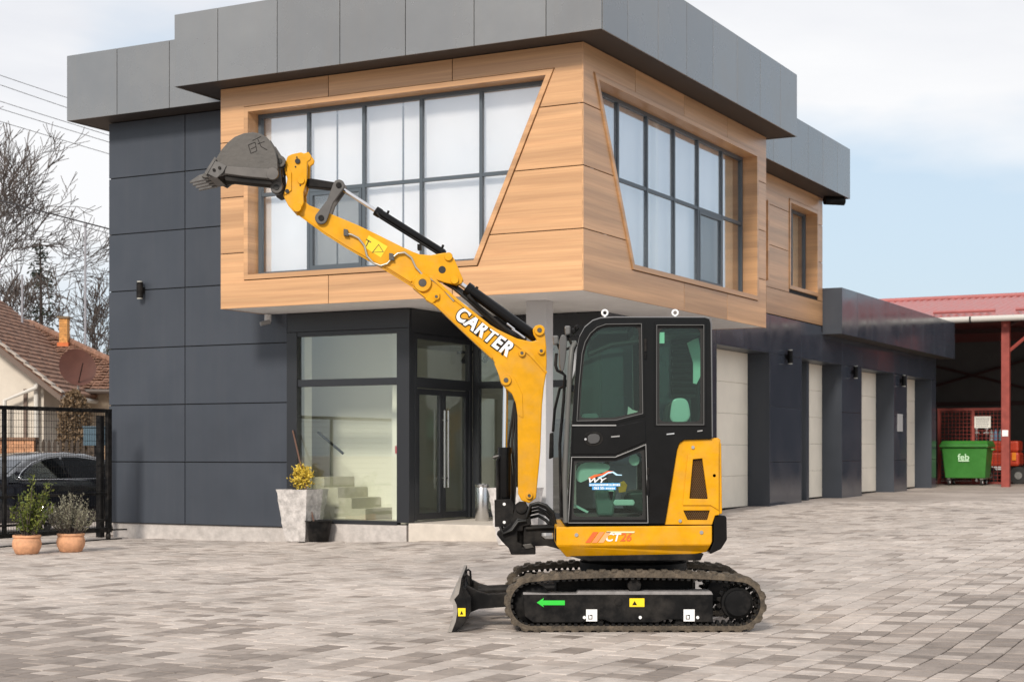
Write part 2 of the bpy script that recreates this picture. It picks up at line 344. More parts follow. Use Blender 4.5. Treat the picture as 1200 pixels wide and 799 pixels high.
# carcass
bpart('front_wall_core', JOINT, [(5.66, 9.33, 1.185, 1.5, .22, 6.9), (3.46, 5.66, 1.185, 1.5, 3.27, 6.9)])
bpart('side_wall', ANTH, [(9.13, 9.34, 3.5, 14.45, .2, 6.9), (9.13, 9.34, 1.5, 1.75, .2, 6.9), (9.13, 9.34, 1.75, 3.5, .2, .9), (9.13, 9.34, 1.75, 3.5, 6.5, 6.9)])
bpart('added_stair_window', LGLASS, [(9.22, 9.228, 1.75, 3.5, .9, 6.5)])  # unseen window, added to let daylight into the lobby
bpart('added_skylight', LGLASS, [(6.55, 9.13, 1.5, 6.9, 7.5, 7.508)])  # unseen roof opening, added to brighten the stairwell and hall
bpart('rear_wall', ANTH, [(1.45, 9.13, 14.3, 14.47, .2, 6.9)])
bpart('plinth', CONC, [(5.12, 9.30, 1.20, 1.6, -.2, .222), (3.50, 5.12, 1.16, 1.5, -.2, .30)])
bpart('roof_slab', SOFD, [(-.47, 6.55, -.47, 7.59, 6.905, 7.9), (6.55, 9.80, 6.9, 14.84, 6.908, 7.93), (9.13, 9.80, 3.5, 6.9, 6.908, 7.93), (6.55, 9.80, .69, 1.5, 6.908, 7.93), (9.13, 9.80, 1.5, 3.5, 6.908, 7.93), (.68, 6.55, 7.59, 14.84, 6.908, 7.93)])
# front wall panels (a, z)
rows = [.225, 1.24, 2.18, 3.12, 4.08, 5.03, 5.97, 6.9]
front_wall = MB(); bbox(front_wall, 5.70, 9.30, 1.178, 1.184, .23, 6.89); front_wall = front_wall.build('front_wall', JOINT, bld)
for i in range(7):
    z0, z1 = rows[i]+.008, rows[i+1]-.008
    for a0, a1 in ((7.738, 9.345), (5.70, 7.722)):
        if i == 2 and a0 < 6:
            pass
        mb = MB(); bbox(mb, a0, a1, 1.155, 1.177, z0, z1); mb.build('wall_panel', ANTH, front_wall, .003)
for a0, a1, z0, z1 in ((3.44, 5.69, 3.275, 3.56),):
    mb = MB(); bbox(mb, a0, a1, 1.150, 1.183, z0, z1); mb.build('lintel_panel', BLKF, front_wall, .003)
# fascia
fascia = bpart('roof_fascia', JOINT, [(-.478, 6.558, -.478, -.471, 6.91, 7.96), (-.478, -.471, -.47, 7.598, 6.91, 7.96), (6.56, 9.81, .682, .689, 6.92, 7.97), (.672, .679, 7.6, 14.85, 6.92, 7.97)])
def fas_b(b, cuts, z0, z1):
    for i in range(len(cuts)-1):
        mb = MB(); bbox(mb, cuts[i]+.006, cuts[i+1]-.006, b, b+.02, z0, z1); mb.build('fascia_panel', FASC, fascia, .003)
def fas_a(a, cuts, z0, z1):
    for i in range(len(cuts)-1):
        mb = MB(); bbox(mb, a, a+.02, cuts[i]+.006, cuts[i+1]-.006, z0, z1); mb.build('fascia_panel', FASC, fascia, .003)
fas_b(-.5, [-.50, .31, 1.40, 2.49, 3.58, 4.67, 5.75, 6.57], 6.89, 7.97)
fas_a(-.5, [-.47, .34, 1.39, 2.46, 3.53, 4.59, 5.68, 6.71, 7.61], 6.89, 7.97)
fas_b(.66, [6.58, 7.64, 8.73, 9.82], 6.90, 7.98)
fas_a(.65, [7.61, 8.7, 9.74, 10.8, 11.88, 12.88, 13.91, 14.86], 6.90, 7.98)
bpart('fascia_end', FASC, [(9.80, 9.82, .69, 14.86, 6.9, 7.98), (6.555, 6.575, -.47, .65, 6.89, 7.97), (-.47, .64, 7.595, 7.615, 6.89, 7.97), (.68, 9.8, 14.845, 14.865, 6.9, 7.98)], fascia)

# --- timber bay
bay = bpart('timber_bay', JOINT, [(5.72, 6.065, .025, .045, 3.59, 6.89), (.02, 5.72, .025, .045, 3.59, 3.95), (.02, 5.72, .025, .045, 6.60, 6.89),
                                  (.025, .045, .05, 7.38, 3.59, 3.95), (.025, .045, .05, 7.38, 6.60, 6.89), (.025, .045, 7.05, 7.38, 3.95, 6.6), (6.05, 6.07, .05, 1.17, 3.59, 6.89)])
bpart('bay_soffit', SOFW, [(.03, 6.06, .03, 7.37, 3.575, 3.62)], bay)
bpart('bay_floor', SOFD, [(.05, 6.04, .05, 7.35, 3.622, 3.85)], bay)
bpart('bay_end_wall', WOOD, [(6.071, 6.09, .02, 1.154, 3.57, 6.89), (.02, 1.1, 7.38, 7.40, 3.57, 6.89)], bay)
zr = [Z0, 4.40, 5.245, 6.08, 6.895]; g = .006
# window trapezoids: front (a, z), right (b, z)
FW = [(5.64, 3.99), (5.64, 6.58), (.44, 6.58), (1.63, 3.99)]
RW = [(6.98, 4.01), (6.98, 6.55), (.33, 6.55), (1.63, 4.01)]
def slantF(z): return .44+(6.58-z)/(6.58-3.99)*(1.63-.44)
def slantR(z): return .33+(6.55-z)/(6.55-4.01)*(1.63-.33)
def clad(poly, P): MB().prism(poly, 0, .02, P).build('cladding_panel', WOOD, bay, .0025)
def bay_clad(P, W, sl, edge, joints):
    hi = W[0][0]; zb, zt = W[0][1], W[1][1]; d = .012
    # bottom row
    j = [0]+[x for x in joints if x > W[3][0]+.2]+[edge]
    e1 = j[1]
    clad([(0.0, zr[0]), (e1-g, zr[0]), (e1-g, zb-d), (sl(zb)-d, zb-d), (sl(zr[1]-g)-d, zr[1]-g), (0.0, zr[1]-g)], P)
    for k in range(1, len(j)-2): clad([(j[k]+g, zr[0]), (j[k+1]-g, zr[0]), (j[k+1]-g, zb-d), (j[k]+g, zb-d)], P)
    clad([(j[-2]+g, zr[0]), (edge, zr[0]), (edge, zr[1]-g), (hi+d, zr[1]-g), (hi+d, zb-d), (j[-2]+g, zb-d)], P)
    for i in (1, 2):
        clad([(0.0, zr[i]+g), (sl(zr[i]+g)-d, zr[i]+g), (sl(zr[i+1]-g)-d, zr[i+1]-g), (0.0, zr[i+1]-g)], P)
        clad([(hi+d, zr[i]+g), (edge, zr[i]+g), (edge, zr[i+1]-g), (hi+d, zr[i+1]-g)], P)
    j = [0]+joints+[edge]; e1 = j[1]
    clad([(0.0, zr[3]+g), (sl(zr[3]+g)-d, zr[3]+g), (sl(zt)-d, zt+d), (e1-g, zt+d), (e1-g, zr[4]), (0.0, zr[4])], P)
    for k in range(1, len(j)-2): clad([(j[k]+g, zt+d), (j[k+1]-g, zt+d), (j[k+1]-g, zr[4]), (j[k]+g, zr[4])], P)
    clad([(j[-2]+g, zt+d), (hi+d, zt+d), (hi+d, zr[3]+g), (edge, zr[3]+g), (edge, zr[4]), (j[-2]+g, zr[4])], P)
bay_clad(Pb(.022), FW, slantF, 6.09, [2.03, 4.12])
bay_clad(Pa(.022), RW, slantR, 7.43, [1.74, 3.61, 5.5])
# bay windows: proud timber trim with deep reveal, grey frame, mullions, panes, blinds
def lerp(p, q, t): return (p[0]+(q[0]-p[0])*t, p[1]+(q[1]-p[1])*t)
def inset(W, d):
    n = len(W); c = (sum(p[0] for p in W)/n, sum(p[1] for p in W)/n); o = []
    for i in range(n):
        p0, p, p1 = Vector(W[i-1]), Vector(W[i]), Vector(W[(i+1) % n])
        def nrm(a, b):
            v = (b-a).normalized(); m = Vector((-v.y, v.x)); return m if m.dot(Vector(c)-a) > 0 else -m
        n0, n1 = nrm(p0, p), nrm(p, p1)
        k = (n0+n1); k = k/k.dot(n0)
        q = p+k*d; o.append((q.x, q.y))
    return o
def clip_poly(poly, f):
    o = []
    for i in range(len(poly)):
        p, q = poly[i], poly[(i+1) % len(poly)]; fp, fq = f(p), f(q)
        if fp >= 0: o.append(p)
        if (fp >= 0) != (fq >= 0): o.append(lerp(p, q, fp/(fp-fq)))
    return o
def trap_window(name, P, W, mull, tz, sash, blind_gap, curtain=None):
    """P maps (x, z, d) with d outwards from the glass plane; the wall face is at d = .25"""
    w = MB().plate(W, [inset(W, .075)], -.02, .29, P).build(name, WOOD, bld, .003)
    I = inset(W, .076)
    MB().plate(I, [inset(I, .055)], -.04, .03, P).build('frame', WFRAME, w)
    G = inset(I, .054); lo, hi = min(p[0] for p in G), max(p[0] for p in G)
    zl, zh = G[0][1], G[1][1]
    def sl(z): p, q = G[2], G[3]; return p[0]+(q[0]-p[0])*(p[1]-z)/(p[1]-q[1])
    for m in mull:
        zb = zl if sl(zl) < m else (p_z := G[2][1]-(m-G[2][0])/(G[3][0]-G[2][0])*(G[2][1]-G[3][1]))
        MB().prism([(m-.024, zb), (m+.024, zb), (m+.024, zh), (m-.024, zh)], -.035, .025, P).build('mullion', WFRAME, w)
    MB().prism([(sl(tz-.03), tz-.026), (hi, tz-.026), (hi, tz+.026), (sl(tz+.03), tz+.026)], -.03, .02, P).build('transom', WFRAME, w)
    ed = [lo]+sorted(mull)+[hi]
    rng = random.Random(len(mull))
    for z0, z1 in ((zl, tz-.032), (tz+.032, zh)):
        for i in range(len(ed)-1):
            x0, x1 = ed[i]+(.032 if i else 0), ed[i+1]-(.032 if i < len(ed)-2 else 0)
            poly = clip_poly([(x0, z0), (x1, z0), (x1, z1), (x0, z1)], lambda p: p[0]-sl(p[1]))
            if len(poly) < 3: continue
            # panes are never quite parallel: a tiny tilt breaks the mirror up pane by pane
            tx, ty = rng.uniform(-.003, .003), rng.uniform(-.003, .003)
            MB().prism(poly, -.012, -.004, lambda x, y, d, tx=tx, ty=ty, x0=x0, z0=z0: P(x, y, d+(x-x0)*tx+(y-z0)*ty)).build('pane', UGLASS, w)
            if (i, z0 < tz-.5) in sash:
                MB().plate([(x0, z0), (x1, z0), (x1, z1), (x0, z1)], [[(x0+.05, z0+.05), (x1-.05, z0+.05), (x1-.05, z1-.05), (x0+.05, z1-.05)]], -.03, .03, P).build('sash', WFRAME, w)
                MB().prism([(x0+.05, z0+.05), (x1-.05, z0+.05), (x1-.05, z1-.05), (x0+.05, z1-.05)], .012, .014, P).build('insect_screen', SCREEN, w)
    # blinds hang in wide drops that do not line up with the mullions; a slit of dark room shows between them
    xe_ = curtain or hi; cuts_ = [lo-.05]+blind_gap+[xe_ if curtain else hi+.05]
    for x0, x1 in zip(cuts_, cuts_[1:]):
        poly = clip_poly([(x0+.016, zl-.05), (x1-.016, zl-.05), (x1-.016, zh+.05), (x0+.016, zh+.05)], lambda p: p[0]-sl(p[1])+.04)
        n = max(4, int((x1-x0)/.05)); xs_ = [x0+.016+(x1-x0-.032)*k/n for k in range(n+1)]; vs = []
        for k, x in enumerate(xs_):
            zb_ = zl-.05 if sl(zl) < x else min(zh, G[2][1]-(x-G[2][0])/(G[3][0]-G[2][0])*(G[2][1]-G[3][1]))
            dd = -.125+.0035*math.sin(k*.9+x0)+.003*math.sin(k*.37)
            if x < sl(zh): continue
            vs += [P(x, zb_, dd), P(x, zh+.05, dd)]
        MB().add(vs, [(2*k, 2*k+2, 2*k+3, 2*k+1) for k in range(len(vs)//2-1)]).build('blind', BLIND, w, smooth=80)
    if curtain:
        n = 30; vs = []
        for k in range(n+1): x = curtain+(hi+.03-curtain)*k/n; dd = -.15+.025*math.sin(k*1.25); vs += [P(x, zl-.02, dd), P(x, zh+.02, dd)]
        MB().add(vs, [(2*k, 2*k+2, 2*k+3, 2*k+1) for k in range(n)]).build('curtain', CURT, w, smooth=80)
    return w
fm = [1.71, 2.69, 3.67, 4.65]
trap_window('bay_window', lambda x, y, d: B3(x, .27-d, y), FW, fm, 5.29, {(3, True)}, [3.08, 4.23])
trap_window('corner_bay_window', lambda x, y, d: B3(.27-d, x, y), RW, [1.69, 2.75, 3.82, 4.83, 5.92], 5.33, {(4, True)}, [], curtain=6.45)
bpart('bay_ceiling', CEIL, [(.3, 5.8, .45, 7.2, 6.62, 6.64)], bay)
bpart('bay_back_wall', INTW, [(.3, 5.9, 3.2, 3.3, 3.86, 6.6), (3.2, 3.3, 3.31, 7.2, 3.86, 6.6)], bay)

# --- rear timber volume over the garages
vol = bpart('timber_upper_wall', JOINT, [(1.18, 1.21, 7.43, 12.2, 4.16, 6.89), (1.18, 1.21, 14.2, 14.47, 4.16, 6.89), (1.18, 1.21, 12.2, 14.2, 4.16, 4.74), (1.18, 1.21, 12.2, 14.2, 6.6, 6.89)])
zz = [4.14, 4.66, 5.50, 6.30, 6.895]
P2 = Pa(1.178)
w0, w1, wz0, wz1 = 12.22, 14.16, 4.74, 6.58
def clad2(poly): MB().prism(poly, 0, .02, P2).build('cladding_panel', WOOD, vol, .0025)
def rect(x0, x1, z0, z1): return [(x0, z0), (x1, z0), (x1, z1), (x0, z1)]
clad2(rect(7.44, 10.8, zz[0], zz[1]-g)); clad2(rect(10.812, 14.5, zz[0], zz[1]-g))
for i in (1, 2):
    clad2(rect(7.44, w0-.012, zz[i]+g, zz[i+1]-g)); clad2(rect(w1+.012, 14.5, zz[i]+g, zz[i+1]-g))
clad2([(7.44, zz[3]+g), (w0-.012, zz[3]+g), (w0-.012, wz1+.012), (w1+.012, wz1+.012), (w1+.012, zz[3]+g), (14.5, zz[3]+g), (14.5, 6.895), (7.44, 6.895)])
PW = lambda x, y, d: B3(1.43-d, x, y)
RWN = [(w0, wz0), (w1, wz0), (w1, wz1), (w0, wz1)]
w2 = MB().plate(RWN, [inset(RWN, .075)], -.02, .29, PW).build('upper_window', WOOD, bld, .003)
I2 = inset(RWN, .076); MB().plate(I2, [inset(I2, .055)], -.04, .03, PW).build('frame', WFRAME, w2)
MB().prism(rect(13.15, 13.21, wz0+.12, wz1-.12), -.035, .025, PW).build('mullion', WFRAME, w2)
for x0, x1 in ((w0+.13, 13.15), (13.21, w1-.13)): MB().prism(rect(x0, x1, wz0+.12, wz1-.12), -.012, -.004, PW).build('pane', UGLASS, w2)
MB().prism(rect(w0+.1, 13.2, wz0+.1, wz1-.1), -.125, -.12, PW).build('blind', BLIND, w2)
n = 40; vs = []
for k in range(n+1): x = 13.2+(w1-.1-13.2)*k/n; dd = -.16+.025*math.sin(k*1.3); vs += [PW(x, wz0+.1, dd), PW(x, wz1-.1, dd)]
MB().add(vs, [(2*k, 2*k+2, 2*k+3, 2*k+1) for k in range(n)]).build('curtain', CURT, w2, smooth=80)
bpart('corner_batten', WOOD, [(1.115, 1.157, 10.78, 10.86, 4.78, 6.35)], vol)
MB().tube([B3(1.05, 14.3, 6.82), B3(.72, 14.62, 6.82)], .09, 12).build('rain_pipe', BLKM, vol, smooth=40)

# --- garage wall, doors, low fascia
DO = [(8.07, 11.0), (13.05, 15.95), (17.58, 20.48), (21.78, 24.42)]; GT = 3.36
gw = bpart('garage_wall', JOINT, [(1.188, 1.60, 3.10, 8.04, .0, 4.12), (1.188, 1.60, 8.04, 14.44, 3.40, 4.12), (1.188, 1.60, 14.44, 24.93, 3.40, 4.4)] +
           [(1.188, 1.60, DO[i][1]+.03, DO[i+1][0]-.03, .1, 3.41) for i in range(3)]+[(1.188, 1.60, 24.45, 24.93, .1, 3.41), (1.188, 9, 24.80, 24.93, .1, 4.3)])
def gp(b0, b1, z0, z1, nm='wall_panel'):
    mb = MB(); bbox(mb, 1.16, 1.185, b0+.006, b1-.006, z0+.005, z1-.005); mb.build(nm, ANTHG, gw, .003)
zs = [.05, 1.20, 2.30, GT]
for b0, b1 in ((6.2, 8.05), (3.10, 6.2), (11.02, 13.03), (15.97, 17.56), (20.5, 21.76), (24.44, 24.95)):
    for i in range(3): gp(b0, b1, zs[i], zs[i+1])
for b0, b1 in zip([3.1, 6.2, 8.05, 9.55, 11.02, 13.03, 14.45, 16, 17.6, 19, 20.5, 21.8, 23.2], [6.2, 8.05, 9.55, 11.02, 13.03, 14.45, 16, 17.6, 19, 20.5, 21.8, 23.2, 24.95]):
    gp(b0, b1, GT, 4.125 if b1 < 14.46 else 4.0)
for i, (b0, b1) in enumerate(DO):
    # jamb and head linings of the recess
    bpart('door_surround', ANTH, [(1.16, 1.66, b1, b1+.02, .1, GT), (1.16, 1.66, b0-.02, b0, .1, GT), (1.16, 1.66, b0, b1, GT, GT+.02)], gw)
    zb = gz(*B3(1.6, (b0+b1)/2, 0)[:2])-.02
    d = bpart('garage_door', BLKM, [(1.655, 1.68, b0, b1, zb, GT)], bld)
    nS = 5; hgt = (GT-zb-.03)/nS
    for k in range(nS):
        mb = MB(); bbox(mb, 1.61, 1.65, b0+.01, b1-.01, zb+.03+k*hgt+.002, zb+.03+(k+1)*hgt-.002); mb.build('door_section', CREAM, d, .006)
    bpart('door_seal', BLKM, [(1.612, 1.652, b0+.01, b1-.01, zb-.02, zb+.03)], d)
lf = bpart('garage_fascia', JOINT, [(.752, 1.18, 14.535, 25.28, 3.97, 4.90), (1.18, 9, 14.535, 24.9, 4.3, 4.8)])
bpart('garage_soffit', SOFD, [(.745, 1.15, 14.55, 25.29, 3.955, 3.969)], lf)
cuts = [14.51+i*(25.3-14.51)/9 for i in range(10)]
for i in range(9):
    mb = MB(); bbox(mb, .73, .75, cuts[i]+.005, cuts[i+1]-.005, 3.955, 4.95); mb.build('fascia_panel', ANTHG, lf, .003)
bpart('fascia_end', ANTH, [(.73, 1.16, 14.505, 14.53, 3.955, 4.95), (.73, 1.3, 25.285, 25.305, 3.955, 4.95), (.752, 1.18, 14.54, 25.28, 4.905, 4.94)], lf)

# --- entrance: window, side door, rear glazing, column, step
ent = bpart('entrance_window', BLKF, [(5.50, 5.69, 1.14, 1.26, .30, 3.27), (3.44, 3.66, 1.14, 1.30, .34, 3.27), (3.66, 5.50, 1.15, 1.26, 3.20, 3.27), (3.66, 5.50, 1.16, 1.25, 2.42, 2.53), (3.66, 5.50, 1.15, 1.26, .30, .36)], bld, .003)
for z0, z1 in ((.36, 2.42), (2.53, 3.20)): bpart('pane', LGLASS, [(3.66, 5.50, 1.20, 1.208, z0, z1)], ent)
dr = bpart('entrance_door', BLKF, [(3.44, 3.52, 1.31, 1.38, .36, 3.20), (3.44, 3.52, 2.98, 3.08, .36, 3.20), (3.44, 3.53, 1.38, 2.98, 2.38, 2.54), (3.44, 3.53, 1.38, 2.98, 3.12, 3.20)], bld, .003)
bpart('pane', LGLASS, [(3.475, 3.483, 1.38, 2.98, 2.54, 3.12)], dr)
bpart('lintel', BLKF, [(3.43, 3.60, 1.19, 3.08, 3.205, 3.56), (1.16, 3.42, 3.06, 3.3, 3.205, 3.56)], dr)
for b0, b1 in ((1.39, 2.175), (2.185, 2.97)):
    lf_ = MB().plate(rect(b0, b1, .37, 2.37), [rect(b0+.085, b1-.085, .47, 2.28)], 0, .06, lambda x, y, d: B3(3.52-d, x, y)).build('door_leaf', BLKF, dr, .003)
    bpart('pane', LGLASS, [(3.485, 3.493, b0+.085, b1-.085, .47, 2.28)], lf_)
    hb = b1-.05 if b0 < 2 else b0+.05
    MB().tube([B3(3.40, hb, .85), B3(3.40, hb, 2.05)], .016, 8).tube([B3(3.40, hb, 1.0), B3(3.47, hb, 1.0)], .01, 6).tube([B3(3.40, hb, 1.9), B3(3.47, hb, 1.9)], .01, 6).build('handle', STEEL, lf_, smooth=40)
rg = bpart('rear_glazing', BLKF, [(3.32, 3.43, 3.07, 3.17, .36, 3.20), (1.17, 1.30, 3.07, 3.17, .36, 3.20), (2.25, 2.33, 3.075, 3.165, .36, 3.20), (1.30, 3.32, 3.075, 3.165, 2.42, 2.53), (1.30, 3.32, 3.075, 3.165, .36, .45), (1.30, 3.32, 3.075, 3.165, 3.14, 3.20)], bld)
for a0, a1 in ((1.3, 2.25), (2.33, 3.32)):
    for z0, z1 in ((.45, 2.42), (2.53, 3.14)): bpart('pane', LGLASS, [(a0, a1, 3.11, 3.118, z0, z1)], rg)
bpart('column', COLM, [(1.10, 1.42, 1.06, 1.30, .2, 3.575)], bld, .01)
bpart('entrance_step', mat('step_stone', (.55, .50, .44), .7, nscale=6, namp=.1), [(1.3, 3.43, 1.10, 3.06, -.1, .335)], bld, .01)
# lobby interior
lob = bpart('lobby', INTF, [(1.62, 9.1, 3.2, 14, .1, .34), (3.54, 9.1, 1.5, 3.2, .1, .34), (3.54, 5.7, 1.28, 1.5, .1, .30)])
bpart('ceiling', CEIL, [(3.54, 5.9, 1.52, 3.5, 3.30, 3.36), (3.54, 6.05, 2.76, 6.88, 3.30, 3.36), (1.62, 3.54, 3.32, 9, 3.30, 3.36)], lob)
bpart('stairwell_wall', INTW, [(4.30, 9.1, 2.62, 2.75, .34, 6.9), (5.62, 5.72, 1.52, 1.72, .34, 3.30)], lob)
bpart('back_wall', mat('lobby_back', (.80, .78, .70), .8), [(1.62, 9.1, 6.9, 7.0, .34, 6.88), (6.05, 6.15, 3.2, 6.88, 3.37, 6.88)], lob)
bpart('inner_column', INTW, [(4.05, 4.25, 1.95, 2.2, .34, 3.3)], lob)
bpart('inner_column', INTW, [(2.55, 2.8, 5.2, 5.45, .34, 3.3)], lob)
bpart('fire_alarm', mat('alarm_red', (.5, .02, .02), .4), [(4.08, 4.18, 1.92, 1.948, 1.38, 1.50)], lob)
st = empty('staircase', B3(5, 2.4, .34), 'pale stone staircase rising behind the tall entrance window', 'stairs')
SM = mat('stair_stone', (.58, .56, .48), .6, nscale=5, namp=.08)
for k in range(6):
    a0 = 4.62+k*.26
    mb = MB(); bbox(mb, a0, a0+(.26 if k < 5 else .2), 1.75, 2.6, .345, .345+.165*(k+1)); 
    if a0 < 5.5: mb.build('step', SM, st)
MB().tube([B3(5.50, 1.72, 1.72), B3(5.02, 1.72, 1.38)], .022, 8).build('handrail', BLKM, st, smooth=40)
tl = bpart('track_light', BLKM, [(2.4, 4.2, 3.9, 3.95, 3.05, 3.09), (2.6, 2.62, 3.91, 3.93, 3.09, 3.3), (4.0, 4.02, 3.91, 3.93, 3.09, 3.3)], None, label='black ceiling track light rail inside the glazed lobby', cat='light')
for a in (2.7, 3.2, 3.6, 4.0): MB().tube([B3(a, 3.925, 3.05), B3(a+.03, 3.8, 2.9)], .045, 10).build('spot_head', BLKM, tl, smooth=40)
# lobby furniture seen through the door glass
tb = bpart('lobby_desk', mat('desk_dark', (.10, .085, .07), .5), [(1.9, 3.0, 5.8, 6.5, 1.02, 1.08), (1.95, 2.0, 5.85, 6.45, .34, 1.02), (2.9, 2.95, 5.85, 6.45, .34, 1.02), (2.0, 2.9, 5.9, 5.93, .5, 1.02)], None, label='dark reception desk inside the lobby behind the glass', cat='desk')
mon = bpart('monitor', BLKM, [(2.2, 2.7, 6.1, 6.13, 1.2, 1.52), (2.42, 2.48, 6.12, 6.15, 1.1, 1.25), (2.35, 2.55, 6.05, 6.2, 1.082, 1.1)], None, label='black computer monitor on the lobby reception desk', cat='monitor')
sh = empty('lobby_shelf', B3(4.0, 6.5, .34), 'grey display shelf deep inside the lobby', 'shelf')
bpart('carcass', mat('shelf_grey', (.3, .29, .27), .6), [(3.5, 3.53, 6.4, 6.8, .341, 2.0), (4.6, 4.63, 6.4, 6.8, .341, 2.0), (3.53, 4.6, 6.77, 6.8, .341, 2.0)], sh)
for k in range(5): bpart('shelf_board', mat('shelf_grey'), [(3.53, 4.6, 6.4, 6.77, .4+.38*k, .425+.38*k)], sh)

# ------------------------------------------------------------------ the excavator
YN = 12.53                      # outer face of the near track
YC = 13.30                      # boom plane
ex = empty('mini_excavator', (1.0, 13.28, 0), 'yellow and black tracked mini excavator with its arm stretched out over the paving', 'excavator')
def pxp(pts, Y): return [((u-U0)*Y/FPX, CAMH-(v-V0)*Y/FPX) for u, v in pts]
XZ = lambda x, z, d: (x, d, z)
def epx(name, m, pts, Yref, y0, y1, parent=ex, bev=.006, smooth=None, **k):
    return MB().prism(pxp(pts, Yref), y0, y1, XZ).build(name, m, parent, bev, smooth, **k)
def disc(name, m, u, v, Y, r, y0, y1, parent, n=24, prof=None, **k):
    x, _, z = W3(u, v, Y)
    return MB().lathe(prof or [(r*.92, y0), (r, y0+.01), (r, y1)], (x, 0, z), n, 'Y').build(name, m, parent, smooth=40, **k)
def smooth_poly(pts, it=2):
    for _ in range(it):
        o = []
        for i in range(len(pts)):
            p, q = pts[i], pts[(i+1) % len(pts)]; o += [lerp(p, q, .25), lerp(p, q, .75)]
        pts = o
    return pts
def round_poly(pts, r, n=4):
    o = []; N_ = len(pts)
    for i in range(N_):
        p0, p, p1 = Vector(pts[i-1]), Vector(pts[i]), Vector(pts[(i+1) % N_])
        d0, d1 = (p0-p), (p1-p); k0 = min(r, d0.length*.45); k1 = min(r, d1.length*.45)
        a, b = p+d0.normalized()*k0, p+d1.normalized()*k1
        for t in range(n+1): t /= n; q = a*(1-t)**2+p*2*t*(1-t)+b*t*t; o.append((q.x, q.y))
    return o
# --- tracks
FX, FZ, RT = (624-U0)*YN/FPX, .222, .222
RX = (865.5-U0)*YN/FPX
def track_path(r_off=0.0, n=20):
    p = []; r = RT+r_off
    for i in range(n+1): t = -PI/2+PI*i/n; p.append((RX+r*math.cos(t), FZ+r*math.sin(t)))
    m = 14
    for i in range(1, m):
        t = i/m; x = RX+(FX-RX)*t; p.append((x, FZ+r+.034*math.sin(PI*t)**.7))
    for i in range(n+1): t = PI/2+PI*i/n; p.append((FX+r*math.cos(t), FZ+r*math.sin(t)))
    for i in range(1, m): t = i/m; p.append((FX+(RX-FX)*t, FZ-r))
    return p
def resample(p, step):
    L = [0]; n = len(p)
    for i in range(n): a, b = p[i], p[(i+1) % n]; L.append(L[-1]+math.hypot(b[0]-a[0], b[1]-a[1]))
    k = round(L[-1]/step); o = []
    for j in range(k):
        s = L[-1]*j/k; i = max(q for q in range(n) if L[q] <= s); a, b = p[i], p[(i+1) % n]; t = (s-L[i])/max(1e-9, L[i+1]-L[i])
        x, z = lerp(a, b, t); ang = math.atan2(b[1]-a[1], b[0]-a[0]); o.append((x, z, ang))
    return o
LUGM = {}
def make_track(y0, label):
    y1 = y0+.30; po, pi = track_path(-.015), track_path(-.050); n = len(po)
    vs = [(x, y0, z) for x, z in po]+[(x, y1, z) for x, z in po]+[(x, y0, z) for x, z in pi]+[(x, y1, z) for x, z in pi]
    fs = []
    for i in range(n):
        j = (i+1) % n; fs += [(i, j, n+j, n+i), (2*n+i, 3*n+i, 3*n+j, 2*n+j), (i, 2*n+i, 2*n+j, j), (n+i, n+j, 3*n+j, 3*n+i)]
    tr = MB().add(vs, fs).build('track', RUB, ex, smooth=35, label=label)
    if 'lug' not in LUGM:
        # staggered tread lug with sloping flanks, local: x along, z outwards
        mb = MB()
        for q0, q1, sh in ((0, .13, 0), (.155, .30, .028)):
            w, h = .036, .0155
            mb.add([(sh-w, q0, -.003), (sh+w, q0, -.003), (sh+w*.55, q0+.006, h), (sh-w*.55, q0+.006, h), (sh-w, q1, -.003), (sh+w, q1, -.003), (sh+w*.6, q1-.004, h), (sh-w*.6, q1-.004, h)],
                   [(0, 1, 2, 3), (7, 6, 5, 4), (0, 3, 7, 4), (1, 5, 6, 2), (3, 2, 6, 7)])
        LUGM['lug'] = mb
        mb = MB()
        w = .018; mb.add([(-w, .10, .002), (w, .10, .002), (w*.5, .11, -.03), (-w*.5, .11, -.03), (-w, .20, .002), (w, .20, .002), (w*.5, .19, -.03), (-w*.5, .19, -.03)],
               [(0, 1, 2, 3), (7, 6, 5, 4), (0, 3, 7, 4), (1, 5, 6, 2), (3, 2, 6, 7)])
        # edge nubs on the inner side, seen from outside as a toothed rim
        mb.add([(-w, .004, .002), (w, .004, .002), (w*.6, .004, -.018), (-w*.6, .004, -.018), (-w, .04, .002), (w, .04, .002), (w*.6, .035, -.018), (-w*.6, .035, -.018)],
               [(0, 1, 2, 3), (7, 6, 5, 4), (0, 3, 7, 4), (1, 5, 6, 2), (3, 2, 6, 7)])
        LUGM['guide'] = mb
    for kind, path, step in (('lug', po, .098), ('guide', pi, .049)):
        if kind+'m' not in LUGM:
            o = LUGM[kind].build(kind, RUB, tr); LUGM[kind+'m'] = o.data; bpy.data.objects.remove(o)
        allg = MB() if kind == 'guide' else None
        for x, z, a in resample(path, step):
            # travelling counter-clockwise seen from -Y: outward normal is to the right of travel
            ca, sa = math.cos(a), math.sin(a)
            M = Matrix(((ca, 0, sa, x), (0, 1, 0, y0), (sa, 0, -ca, z), (0, 0, 0, 1)))
            if kind == 'lug':
                o = bpy.data.objects.new('lug', LUGM['lugm']); COL.objects.link(o); o.matrix_basis = M; o.parent = tr
            else:
                allg.add([M @ Vector(v) for v in LUGM['guide'].v], LUGM['guide'].f)
        if allg: allg.build('guide_teeth', BLKM, tr, kind='stuff')
    return tr
make_track(YN, 'near side rubber track'); make_track(YN+1.2, 'far side rubber track')
